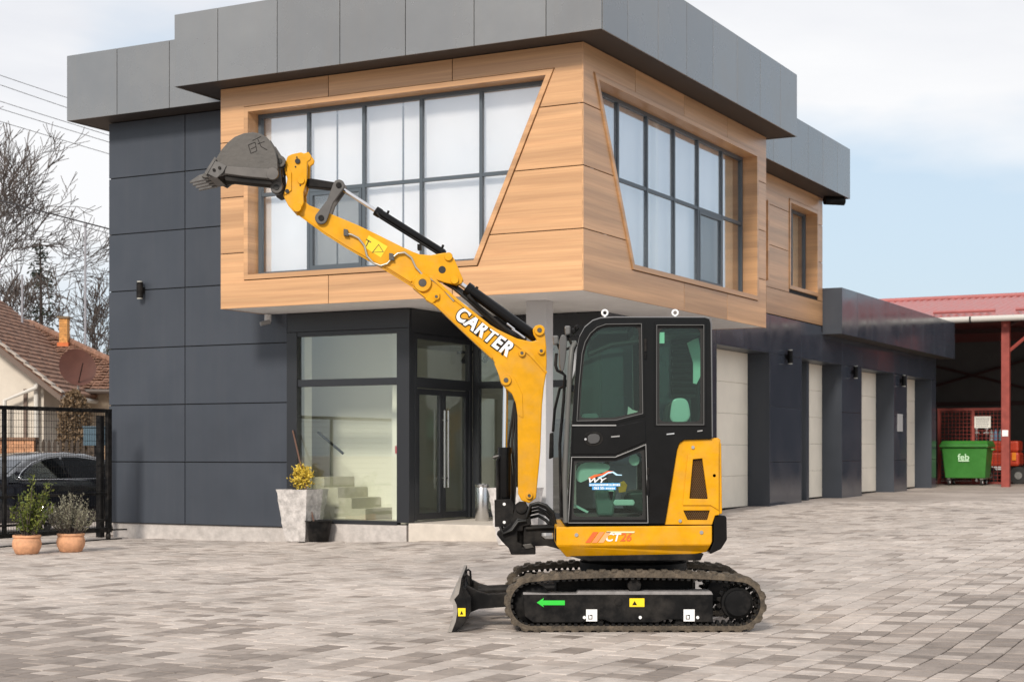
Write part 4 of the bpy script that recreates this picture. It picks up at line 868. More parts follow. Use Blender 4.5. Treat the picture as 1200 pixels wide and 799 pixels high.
MB().prism(pxp([(430, 283), (433, 277), (455, 290), (447, 303), (428, 291)], YC), YC-.063, YC-.0645, XZ).build('warning_sticker', mat('faded_yellow', (.78, .56, .01), .5), stick)
MB().plate(pxp([(436.5, 297.2), (450.5, 296.5), (444.5, 287.2)], YC), [pxp([(438.2, 296.5), (449.3, 296), (444.4, 288.4)], YC)], YC-.065, YC-.066, XZ).build('warning_mark', mat('ink_brown', (.12, .08, .01), .6), stick)
for p in ([(430, 281), (436, 284.6), (435.4, 285.8), (429.6, 282.4)], [(432.5, 283), (433.6, 283.6), (430.5, 290), (429.4, 289.4)]): MB().prism(pxp(p, YC), YC-.065, YC-.066, XZ).build('warning_mark', mat('ink_brown'), stick)
hz = mat('steel_pipe', (.45, .42, .36), .35, metal=.8)
MB().tube([W3(*p, YC-.085) for p in ((406, 274), (412, 275), (420, 279), (427, 288), (430, 300), (437, 308), (446, 311.5), (454, 309), (460, 302), (466, 297), (474, 296), (482, 302), (487, 313), (495, 322), (508, 329), (518, 336), (524, 344), (532, 353))], .009, 8).build('hydraulic_pipe', hz, stick, smooth=50)
for u, v in ((407, 275), (460, 303)):
    epx('pipe_clamp', DKG, [(u-3, v-5), (u+2, v-4), (u+3, v+4), (u-3, v+3)], YC, YC-.10, YC-.06, stick, .004)
def cyl(name, p0, p1, p2, rb, rr, Y, parent=ex):
    """barrel p0->p1, rod p1->p2 (pixel points in the plane at depth Y)"""
    a, b, c = Vector(W3(*p0, Y)), Vector(W3(*p1, Y)), Vector(W3(*p2, Y)); d = (b-a).normalized()
    o = MB().tube([a, a+d*.02, b-d*.05, b-d*.05, b], [rb*.8, rb, rb, rb*1.12, rb*1.12], 18).build(name, BLK, parent, smooth=40)
    MB().tube([b-d*.01, c], rr, 12).build('rod', CHROME, o, smooth=40)
    return o
c1 = cyl('bucket_cylinder', (521, 298), (440, 247), (403, 223), .036, .017, YC)
MB().tube([W3(518, 300.5, YC-.05), W3(446, 255.5, YC-.05)], .009, 8).tube([W3(446, 255.5, YC-.05), W3(441.5, 249, YC-.03)], .009, 8).build('feed_pipe', BLKM, c1, smooth=40)
for u, v in ((454, 251), (518, 291)): MB().tube([W3(u, v, YC), W3(u+1.5, v-4, YC)], .010, 8).build('port', BLKM, c1, smooth=40)
MB().box(W3(489, 286, YC-.055), (W3(494, 292, YC)[0], YC+.05, W3(494, 293, YC)[2])).build('clamp', BLKM, c1)
c2 = cyl('arm_cylinder', (629, 396), (546.5, 337), (538, 331), .047, .02, YC)
MB().tube([W3(617, 398, YC-.05), W3(600, 392, YC-.055), W3(560, 358, YC-.055), W3(548, 346, YC-.05)], .014, 8).build('feed_pipe', BLKM, c2, smooth=40)
MB().tube([W3(615, 396, YC-.062), W3(607, 390, YC-.062), W3(600, 385.5, YC-.06)], .010, 8).build('steel_fitting', CHROME, c2, smooth=40)
MB().tube([W3(603, 386, YC-.062), W3(594, 379, YC-.06)], .010, 8).build('steel_fitting', CHROME, c2, smooth=40)
for k in range(3): MB().tube([W3(612, 401-k, YC+.03*k), W3(592, 389-2*k, YC+.03*k), W3(566, 368-2*k, YC+.03*k), W3(549, 352-3*k, YC+.03*k), W3(532, 338-2*k, YC+.03*k), W3(520, 331, YC+.03*k)], .014, 8).build('hose', HOSE, c2, smooth=50)
MB().tube([W3(533, 349, YC-.06), W3(549, 360, YC-.06)], .008, 8).build('steel_fitting', CHROME, c2, smooth=40)
MB().tube([W3(557, 341, YC), W3(559.5, 336, YC)], .012, 8).tube([W3(549, 345, YC-.04), W3(551, 349, YC-.04)], .014, 8).build('port', BLKM, c2, smooth=40)
c3 = cyl('boom_cylinder', (591.5, 608), (591.5, 524), (592.6, 447), .053, .022, YC)
MB().tube([W3(583, 604, YC-.03), W3(583, 540, YC-.03), W3(588, 531, YC-.03)], .012, 8).build('feed_pipe', BLKM, c3, smooth=40)
MB().tube([W3(585, 534, YC), W3(577.5, 536, YC)], .012, 8).build('port', DKG, c3, smooth=40)
for k in range(3): MB().tube([W3(598+k*2, 600, YC+.08), W3(600+k*2.5, 560-6*k, YC+.08+.02*k), W3(596+k*4, 520, YC+.1), W3(603+k, 470, YC+.1), W3(605, 452, YC+.05)], .010, 8).build('hose', HOSE, c3, smooth=50)
# swing bracket
sb = epx('swing_bracket', BLKM, [(583, 623), (590, 618), (598, 612), (602, 600), (604, 591), (609, 587.5), (616, 588), (621, 597), (622.5, 614), (613, 616), (613, 621.5), (607, 621.5), (606.5, 634), (612, 636), (612, 640), (627.5, 640), (627.5, 648.3), (599, 648.7), (596, 641), (588, 633), (582, 625)], YC, YC-.11, YC+.11, bev=.008)
epx('cylinder_guard', BLKM, [(579.5, 585), (599, 584), (602, 590), (601, 616), (580, 616.5)], YC, YC-.10, YC-.085, sb, .004)
for v in (590, 611): disc('bolt', WHITE, 591, v, YC, .013, YC-.11, YC-.10, sb, 12)
MB().plate(pxp([(613.4, 615.6), (656, 614), (656, 643), (650, 641), (640, 638.5), (613.4, 639.5)], YC), [pxp([(634.5, 623.5), (648.5, 623.5), (648.5, 631.5), (639, 631.5), (634.5, 628)], YC)], YC-.085, YC+.085, XZ).build('swing_mount', BLKM, sb, .005)
disc('pivot_boss', BLKM, 611, 594, YC, .05, YC-.13, YC-.105, sb, 20)
epx('pivot_lug', DKG, [(612, 637), (622, 635.5), (626, 640.5), (616, 642)], YC, YC-.12, YC-.09, sb, .005)
MB().tube([W3(616, 619, YC-.10), W3(650, 617.5, YC-.10)], .014, 8).build('pipe', BLKM, sb, smooth=40)
MB().lathe([(.05, .57), (.055, .58), (.055, .92), (.05, .93)], (W3(607, 0, YC)[0], YC, 0), 16).build('swing_pin', BLKM, sb, smooth=40)
for k, (h_, e_) in enumerate(((588, 0), (590, 3), (594, 6), (598, 2), (603, 8))):
    y = YC-.16+.05*k
    MB().tube([W3(617, 606, y+.05), W3(622, h_+3, y), W3(631, h_+1, y-.02), W3(640, h_+4+e_*.3, y-.03), W3(648-e_*.4, h_+12, y-.03), W3(651-e_, 614, y)], .0135, 8).build('hose', HOSE, sb, smooth=50)
for k in range(3):
    y = YC-.13+.03*k
    MB().tube([W3(586+k, 617, y), W3(590, 625+k, y-.015), W3(600, 621-2*k, y-.02), W3(607, 611-3*k, y-.015), W3(616, 610, y)], .012, 8).build('hose', HOSE, sb, smooth=50)
# bucket linkage
lv = MB()
def bar(name, m, p, q, r0, r1, w, y0, y1, parent):
    a, b = Vector((W3(*p, YC)[0], W3(*p, YC)[2])), Vector((W3(*q, YC)[0], W3(*q, YC)[2])); t = (b-a).normalized(); nn = Vector((-t.y, t.x)); an = math.atan2(t.y, t.x); pts = []
    for k in range(9): x = an+PI/2+PI*k/8; pts.append((a.x+r0*math.cos(x), a.y+r0*math.sin(x)))
    m_ = a.lerp(b, .5); pts.append(((m_-nn*w).x, (m_-nn*w).y))
    for k in range(9): x = an-PI/2+PI*k/8; pts.append((b.x+r1*math.cos(x), b.y+r1*math.sin(x)))
    pts.append(((m_+nn*w).x, (m_+nn*w).y))
    return MB().prism(pts, y0, y1, XZ).build(name, m, parent, .006)
for y in (YC-.10, YC+.072):
    l_ = bar('lever', mat('lever_grey', (.075, .072, .07), .45, nscale=8, namp=.2), (378, 257.5), (398.5, 219.5), .052, .048, .028, y, y+.028, ex)
    if y < YC:
        for u, v in ((378, 257.5), (398.5, 219.5)): disc('pin', BLKM, u, v, YC, .024, y-.012, y, l_, 16)
epx('bucket_link', BLKM, [(360, 211), (366, 210.5), (400, 216), (402, 220), (399, 224), (366, 220.5), (360, 220)], YC, YC-.06, YC+.06, bev=.01)
cp = MB()
cpo = [(339.5, 186), (345, 183.5), (355, 181.5), (358, 183), (363.5, 181), (367, 186), (366, 190), (362, 193), (361.5, 214), (357.5, 228), (358, 240), (354.5, 249), (346.5, 251), (340, 243.5), (334, 232), (337, 223), (339, 212), (336, 204), (335.5, 196)]
for y in (YC-.115, YC+.085): cpp = epx('coupler_plate', YEL, cpo, YC, y, y+.03, ex, .006); 
epx('coupler_block', YEL, [(340, 192), (360, 190), (358, 225), (350, 235), (340, 228)], YC, YC-.08, YC+.08, ex, .008)
epx('coupler_rib', YEL, [(338, 196), (344, 205), (344, 226), (337, 231), (335.5, 230), (340, 212)], YC, YC-.128, YC-.116, ex, .004)
for u, v, r in ((355, 214.5, .03), (351, 192, .022), (339, 227, .018), (350.5, 246, .036)): 
    disc('pin', YEL if r > .025 else dk, u, v, YC, r, YC-.13, YC-.115, ex, 18)
for u, v in ((350, 187.5), (348.5, 198.5), (354, 220)): disc('bolt', dk, u, v, YC, .007, YC-.121, YC-.115, ex, 8)
# bucket
hw = .235; YBK = YC-hw
side = [(248.5, 203), (250, 191), (254, 184.5), (260, 175), (267, 167), (275, 160.5), (285, 156.5), (296, 155), (305, 156.5), (312, 160.5), (318, 167.5), (322.5, 177), (325, 188), (325.5, 198), (323, 206), (318, 211), (290, 208), (264, 205), (256, 206.5)]
bk = epx('bucket', DKG, side, YBK, YBK, YBK+.022, bev=.004, label='dark grey toothed digging bucket')
epx('side_plate', DKG, side, YBK, YC+hw-.022, YC+hw, bk, .004)
arc = [(248, 204), (249.5, 191), (254, 184), (260, 174.5), (267, 166.5), (275, 160), (285, 156), (296, 154.5), (305, 156), (312, 160), (318.5, 167), (323, 177), (325.5, 188), (326, 200)]
P = pxp(arc, YBK); vs = []
for i, p in enumerate(P):
    q = Vector(P[min(i+1, len(P)-1)])-Vector(P[max(i-1, 0)]); nn = Vector((q.y, -q.x)).normalized()*.02
    for y in (YBK+.0225, YC+hw-.0225): vs += [(p[0]+nn.x*.1, y, p[1]+nn.y*.1), (p[0]+nn.x, y, p[1]+nn.y)]
fs = []
for i in range(len(P)-1): k = i*4; fs += [(k, k+4, k+5, k+1), (k+2, k+3, k+7, k+6), (k, k+2, k+6, k+4), (k+1, k+5, k+7, k+3)]
fs += [(0, 1, 3, 2), (len(vs)-4, len(vs)-2, len(vs)-1, len(vs)-3)]
MB().add(vs, fs).build('back_shell', DKG, bk, smooth=40)
epx('mouth_strip', mat('bucket_strip', (.09, .083, .078), .4, nscale=8, namp=.2), [(264, 195), (300, 197.5), (316, 198.5), (318, 210), (290, 207.5), (263.5, 204)], YBK, YBK-.014, YBK-.0005, bk, .005)
disc('corner_boss', mat('bucket_strip'), 319.5, 204, YBK, .052, YBK-.02, YBK, bk, 24)
cut = mat('cutter_steel', (.085, .082, .08), .4, nscale=12, namp=.3)
for y, s_ in ((YBK-.024, 1), (YC+hw+.001, 0)):
    c_ = epx('side_cutter', cut, [(241, 203), (251.5, 189), (258, 191), (266, 195), (262, 203), (254, 209.5)], YBK, y, y+.023, bk, .003)
    if s_:
        epx('cutter_blade', cut, [(240.5, 203), (252.5, 184.5), (254, 186.5), (243, 205.5)], YBK, y-.006, y-.0005, c_, 0)
        for u, v in ((251.5, 200), (258, 197.5)): disc('bolt', BLKM, u, v, YBK, .013, y-.012, y, c_, 10)
lip = [(236, 207), (240, 202.5), (252, 203), (253, 207), (240, 208.5)]
epx('cutting_edge', DKG, lip, YBK, YBK, YC+hw, bk, .003)
for k in range(4):
    y = YBK+.02+k*(2*hw-.04-.055)/3
    t_ = MB(); Q = lambda u, v, yy: W3(u, v, YBK)[0::2]
    def v3(u, v, yy): x, z = W3(u, v, YBK)[0::2]; return (x, yy, z)
    w = .055
    vs = [v3(243, 201.5, y), v3(243, 201.5, y+w), v3(243, 209.5, y+w), v3(243, 209.5, y), v3(221, 212, y+w*.25), v3(221, 212, y+w*.75), v3(221.5, 214, y+w*.75), v3(221.5, 214, y+w*.25), v3(232, 205, y+.004), v3(232, 205, y+w-.004), v3(233, 211.5, y+w-.004), v3(233, 211.5, y+.004)]
    t_.add(vs, [(0, 1, 9, 8), (8, 9, 5, 4), (2, 3, 11, 10), (10, 11, 7, 6), (0, 8, 11, 3), (8, 4, 7, 11), (1, 2, 10, 9), (9, 10, 6, 5), (4, 5, 6, 7), (0, 3, 2, 1)]).build('tooth', cut, bk, .003)
for y in (YC-.15, YC+.122):
    e_ = epx('ear', DKG, [(320, 168), (330, 184), (337, 190), (337, 197), (332, 203), (333, 216), (335, 222), (333, 230), (327, 232), (321, 228), (321, 220), (324, 210), (322, 198), (318, 180)], YC, y, y+.028, bk, .005)
    if y < YC:
        for u, v in ((331, 193.5), (327.5, 223.5)):
            disc('pin_boss', DKG, u, v, YC, .05, y-.02, y, bk, 20); disc('pin', dk, u, v, YC, .024, y-.027, y-.02, bk, 14)
MB().prism(pxp([(262, 206), (318, 212), (318, 216), (264, 211)], YBK), YBK+.02, YBK+.03, XZ).build('inner_rim', BLKM, bk)
MB().tube([W3(331, 193.5, YC-.16), W3(331, 193.5, YC+.16)], .028, 12).build('pin', BLKM, bk, smooth=40)
MB().tube([W3(327.5, 223.5, YC-.16), W3(327.5, 223.5, YC+.16)], .028, 12).build('pin', BLKM, bk, smooth=40)
# faint scrawled maker's mark on the bucket cheek
mb = MB()
for p, q in (((291, 170), (299, 167)), ((291, 170), (294, 180)), ((294, 175), (300, 172)), ((294, 180), (301, 177)), ((299, 167), (301, 177)), ((302, 163), (306, 172)), ((302, 169), (310, 166)), ((306, 172), (313, 176)), ((296, 165), (306, 160))):
    mb.tube([W3(*p, YBK-.001), W3(*q, YBK-.001)], .0028, 4)
mb.build('scrawled_mark', mat('mark_dark', (.022, .02, .018), .8), bk, kind='stuff')

# ------------------------------------------------------------------ small things at the building
def wall_lamp(P, label):
    """P(x, d, z): x along the wall, d out of it"""
    o = MB()
    o.add([P(x, d, z) for z in (-.05, .05) for d in (0, .05) for x in (-.03, .03)], [(0, 2, 3, 1), (4, 5, 7, 6), (0, 1, 5, 4), (2, 6, 7, 3), (0, 4, 6, 2), (1, 3, 7, 5)])
    w = o.build('wall_lamp', BLKM, label=label, cat='lamp', group='up and down wall lamps')
    c = Vector(P(0, .09, 0))
    for z0, z1 in ((-.13, .13),):
        MB().lathe([(.05, z0), (.055, z0+.005), (.055, z1-.005), (.05, z1)], c, 16).build('lamp_barrel', BLKM, w, smooth=40)
    for z0, z1 in ((-.145, -.1305), (.1305, .145)): MB().lathe([(.046, z0), (.046, z1)], c, 16).build('lens', mat('lamp_lens', (.55, .55, .5), .3), w, smooth=40)
    return w
wall_lamp(lambda x, d, z: B3(8.6+x, 1.153-d, 4.07+z), 'small black wall lamp on the dark panelled wall beside the timber bay')
wall_lamp(lambda x, d, z: B3(1.157-d, 12.0+x, 3.33+z), 'black wall lamp on the garage pillar below the timber cladding')
wall_lamp(lambda x, d, z: B3(1.157-d, 16.75+x, 3.23+z), 'black wall lamp on the bare middle garage pillar')
wall_lamp(lambda x, d, z: B3(1.157-d, 21.1+x, 3.20+z), 'black wall lamp above the small plate on the garage pillar')
sc = empty('security_camera', B3(5.95, 1.1, 3.4), 'small white security camera under the timber bay soffit', 'camera')
CAMW = mat('camera_white', (.6, .6, .6), .4)
MB().lathe([(.05, -.02), (.055, 0), (.055, .09), (.03, .11)], B3(5.95, 1.0, 3.46), 16).build('housing', CAMW, sc, smooth=50)
MB().tube([B3(5.9, .98, 3.44), B3(5.98, .85, 3.40)], .035, 12).build('lens_tube', mat('cam_grey', (.25, .25, .25), .4), sc, smooth=50)
bpart('wall_plate', mat('plate_grey', (.45, .45, .45), .5), [(1.145, 1.157, 20.83, 21.3, 1.92, 2.36)], None, label='small pale grey plate fixed to the third garage pillar', cat='sign')
# stone planters
def planter(loc, label, group):
    X, Y = loc; z = gz(X, Y); p = empty('planter', (X, Y, z), label, 'planter', group)
    rng = random.Random(int(X*100)); n = 7; h = .80
    mb = MB(); rings = 14; vs = []; per = []
    def prof(t): return .185+.105*t
    for r in range(rings+1):
        t = r/rings; w = prof(t)
        for s_ in range(4):
            for k in range(n):
                q = -1+2*k/n; c = [(q, -1), (1, q), (-q, 1), (-1, -q)][s_]
                x, y = c[0]*w, c[1]*w; j = mnoise.noise(Vector((x*9, y*9, t*7)))*.014+rng.uniform(-.004, .004)
                x *= 1+j/w; y *= 1+j/w
                vs.append(((x*cs+y*sn), (-x*sn+y*cs), t*h))
    m = 4*n; fs = [(r*m+k, r*m+(k+1) % m, (r+1)*m+(k+1) % m, (r+1)*m+k) for r in range(rings) for k in range(m)]
    # rim and inner wall
    k0 = len(vs)
    for s_, (w, zz_) in enumerate(((.25, h), (.24, h-.08))):
        for q_ in range(m):
            a = vs[rings*m+q_]; l = math.hypot(a[0], a[1]); f = (w/.29); vs.append((a[0]*f, a[1]*f, zz_))
    for k in range(m): k2 = (k+1) % m; fs += [(rings*m+k, rings*m+k2, k0+k2, k0+k), (k0+k, k0+k2, k0+m+k2, k0+m+k)]
    fs.append(tuple(range(k0+m, k0+2*m)))
    b = MB().add([(X+v[0], Y+v[1], z+v[2]) for v in vs], fs).build('pot', mat('planter_stone', (.50, .475, .46), .9, nscale=11, namp=.3, bump=.6, bscale=22), p, smooth=35)
    MB().lathe([(.0, 0), (.23, .0), (.22, .03), (.0, .05)], (X, Y, z+h-.1), 16).build('soil', mat('soil', (.05, .035, .025), .95), p)
    return p, z+h
def leaf_cloud(pts, size, rng, up=.3, long=2.0):
    V, F = [], []
    for c in pts:
        d = Vector((rng.gauss(0, 1), rng.gauss(0, 1), rng.gauss(0, 1)+up)).normalized(); s_ = size*rng.uniform(.6, 1.25)
        e = d.cross(Vector((rng.gauss(0, 1), rng.gauss(0, 1), rng.gauss(0, 1)))).normalized()*s_*.5; f = d*s_*long; k = len(V); c = Vector(c)
        nn = d.cross(e).normalized()*s_*.15
        V += [c, c+f*.5+e+nn, c+f, c+f*.5-e+nn]; F += [(k, k+1, k+2, k+3)]
    return V, F
def leafmat(name, c0, c1, trans=.25):
    m = bpy.data.materials.new(name); m.use_nodes = True; t = m.node_tree; b = t.nodes['Principled BSDF']
    g = t.nodes.new('ShaderNodeNewGeometry'); r = t.nodes.new('ShaderNodeValToRGB'); r.color_ramp.elements[0].color = (*c0, 1); r.color_ramp.elements[1].color = (*c1, 1)
    t.links.new(g.outputs['Random Per Island'], r.inputs[0]); t.links.new(r.outputs[0], b.inputs['Base Color']); b.inputs['Roughness'].default_value = .55; b.inputs['Specular IOR Level'].default_value = .3
    MATS[name] = m; return m
rng = random.Random(11)
px_, py_ = -3.26, 24.92
pl, zt = planter((px_, py_), 'tapered rough stone planter with a yellow shrub beside the entrance window', 'stone planters')
sh_ = empty('yellow_shrub', (px_, py_, zt-.1), 'small yellow leaved shrub growing in the stone planter', 'shrub')
pts = []
for k in range(900):
    d = Vector((rng.gauss(0, 1), rng.gauss(0, 1), rng.gauss(0, 1))).normalized(); r = rng.random()**.45
    lob = .7+.45*mnoise.noise(d*2.2+Vector((3, 1, 2)))
    pts.append((px_+d.x*.21*r*lob*1.15, py_+d.y*.21*r*lob*1.15, zt+.19+d.z*.24*r*lob*1.1))
V, F_ = leaf_cloud(pts, .028, rng); MB().add(V, F_).build('foliage', leafmat('yellow_leaf', (.45, .30, .02), (.75, .58, .10)), sh_, kind='stuff')
mb = MB()
for k in range(9): a = rng.uniform(0, 2*PI); mb.tube([(px_, py_, zt-.06), (px_+.06*math.cos(a), py_+.06*math.sin(a), zt+.1), (px_+.13*math.cos(a), py_+.13*math.sin(a), zt+.28)], [.008, .006, .003], 5)
mb.build('stems', BARK, sh_)
p2x, p2y, _ = B3(1.32, .55, 0); planter((p2x, p2y), 'rough stone planter in front of the grey entrance column', 'stone planters')
# broom and black tub by the window
bx, by, _ = B3(4.95, .95, 0); bz = gz(bx, by)
bz = .30
tbx = empty('black_tub', B3(4.98, 1.0, .1), 'low black plastic tub standing under the entrance window', 'tub')
o_ = Vector(B3(4.93, .92, gz(*B3(4.93, .92, 0)[:2])))
MB().lathe([(.15, 0), (.155, .01), (.20, .30), (.215, .305), (.215, .32), (.19, .32), (.145, .03), (0, .03)], o_, 24).build('body', BLKM, tbx, smooth=40)
brm = empty('broom', o_, 'broom with long brown wooden handle leaning against the entrance window frame', 'broom')
q0 = Vector(B3(4.96, .93, o_.z+.06)); q1 = Vector(B3(5.56, 1.12, 1.74))
MB().tube([q0, q1], .013, 8).build('handle', mat('broom_wood', (.12, .06, .04), .6), brm, smooth=40)
MB().box(q0-Vector((.09, .025, .03)), q0+Vector((.09, .025, .04))).build('head', BLKM, brm, .01)
# steel ashtray bollard
ax, ay, _ = B3(2.86, 2.35, 0)
bo = empty('steel_bollard', (ax, ay, .335), 'brushed steel cylinder bin standing on the entrance step', 'bin')
MB().lathe([(.10, .336), (.105, .345), (.105, .85), (.1, .86)], (ax, ay, 0), 24).build('body', STEEL, bo, smooth=40)
MB().lathe([(.108, .861), (.11, .87), (.11, .90), (.09, .91), (.085, .88)], (ax, ay, 0), 24).build('rim', STEEL, bo, smooth=40)
# ------------------------------------------------------------------ terracotta pots with plants
def clay_pot(u, v, r, h, label):
    Y = FPX*CAMH/(v-V0)+r; X = (u-U0)*Y/FPX; p = empty('terracotta_pot', (X, Y, 0), label, 'pot', 'terracotta pots by the gate')
    MB().lathe([(r*.72, 0), (r*.8, .012), (r*.98, h*.35), (r*1.02, h*.55), (r*.95, h*.78), (r*.90, h*.84), (r*.98, h*.88), (r*.98, h), (r*.86, h), (r*.84, h*.8), (0, h*.8)], (X, Y, .003), 32).build('pot', TERR, p, smooth=35)
    MB().lathe([(0, h*.8+.006), (r*.83, h*.8+.004), (r*.83, h*.8+.02), (0, h*.8+.03)], (X, Y, 0), 20).build('soil', mat('soil'), p)
    return X, Y, h
X1, Y1, h1 = clay_pot(31.5, 650, .195, .26, 'round terracotta pot with a leafy green bush by the gate')
X2, Y2, h2 = clay_pot(83, 647.5, .195, .26, 'pale stained terracotta pot with a grey green lavender bush by the gate')
gb = empty('green_bush', (X1, Y1, h1), 'upright leafy green bush in the round terracotta pot', 'plant')
stems = MB(); pts = []
for k in range(34):
    tx = rng.gauss(0, .17); tall = .80 if tx > 0 else .58
    tx += .05; ty = rng.gauss(0, .14); tz = h1+rng.uniform(.30, tall)
    a, b, c = Vector((X1+tx*.15, Y1+ty*.15, h1-.05)), Vector((X1+tx*.6, Y1+ty*.6, h1+(tz-h1)*.5)), Vector((X1+tx, Y1+ty, tz)); stems.tube([a, b, c], [.006, .005, .002], 4)
    for q in range(44):
        t = rng.uniform(.2, 1.05); p = a.lerp(b, t*2) if t < .5 else b.lerp(c, t*2-1); pts.append(p+Vector((rng.gauss(0, .022), rng.gauss(0, .022), rng.gauss(0, .02))))
stems.build('stems', BARK, gb)
V, F_ = leaf_cloud(pts, .026, rng, .6, 2.2); MB().add(V, F_).build('foliage', leafmat('bush_leaf', (.035, .06, .008), (.17, .19, .035)), gb, kind='stuff')
lb = empty('lavender_bush', (X2, Y2, h2), 'spreading grey green lavender bush in the pale terracotta pot', 'plant')
stems = MB(); pts = []
for k in range(80):
    tx = rng.gauss(0, .20); ty = rng.gauss(0, .15); tx = max(-.36, min(.36, tx)); tz = h2+rng.uniform(.2, .56)*(1-abs(tx)*.7)
    a, b, c = Vector((X2+tx*.2, Y2+ty*.2, h2-.05)), Vector((X2+tx*.75, Y2+ty*.75, h2+(tz-h2)*.45)), Vector((X2+tx, Y2+ty, tz)); stems.tube([a, b, c], [.005, .004, .002], 4)
    for q in range(40):
        t = rng.uniform(.3, 1.05); p = a.lerp(b, t*2) if t < .5 else b.lerp(c, t*2-1); pts.append(p+Vector((rng.gauss(0, .011), rng.gauss(0, .011), rng.gauss(0, .01))))
stems.build('stems', BARK, lb)
V, F_ = leaf_cloud(pts, .013, rng, 1.3, 2.8); MB().add(V, F_).build('foliage', leafmat('lavender_leaf', (.14, .13, .085), (.32, .31, .23)), lb, kind='stuff')
# ------------------------------------------------------------------ sliding gate (runs along the building's side axis, towards the camera)
ga = 8.50
gate = empty('sliding_gate', B3(ga, .25, 0), 'black steel sliding gate with welded wire mesh', 'gate')
def gbox(nm, b0, b1, z0, z1, th=.03): bpart(nm, BLKM, [(ga-th, ga+th, b0, b1, z0, z1)], gate, .004)
gbox('end_post', .16, .25, .12, 2.09, .035)
gbox('top_rail', -6.2, .155, 2.03, 2.09); gbox('bottom_rail', -6.2, .155, .13, .20); gbox('middle_rail', -6.2, .155, .30, .335); gbox('middle_rail', -6.2, .155, .72, .76, .02)
for b in (-2.05, -4.1): gbox('inner_post', b, b+.06, .20, 2.03, .025)
mb = MB()
b = -6.15
while b < .15:
    mb.tube([B3(ga, b, .2), B3(ga, b, 2.03)], .0028, 4, False); b += .052
z = .78
while z < 2.03:
    mb.tube([B3(ga+.004, -6.2, z), B3(ga+.004, .155, z)], .0032, 4, False); z += .10
mb.build('wire_mesh', BLKM, gate, kind='stuff')
MB().lathe([(.05, -.03), (.06, -.025), (.06, .025), (.05, .03)], B3(ga, .2, .062), 16, 'X').build('roller', BLKM, gate, smooth=40)
MB().tube([B3(ga, .25, .16), B3(ga-.1, .45, .16), B3(ga-.12, .5, .16)], .014, 6).build('catch', BLKM, gate, smooth=40)
bpart('guide_rail', BLKM, [(ga-.02, ga+.02, -6.5, .5, .002, .018)], gate)
# fixed gate post and panel at the wall
gpst = empty('gate_post', B3(9.2, .75, 0), 'black steel gate post standing against the dark wall corner', 'post')
bpart('post', BLKM, [(9.12, 9.22, .70, .80, 0, 2.0)], gpst, .004)

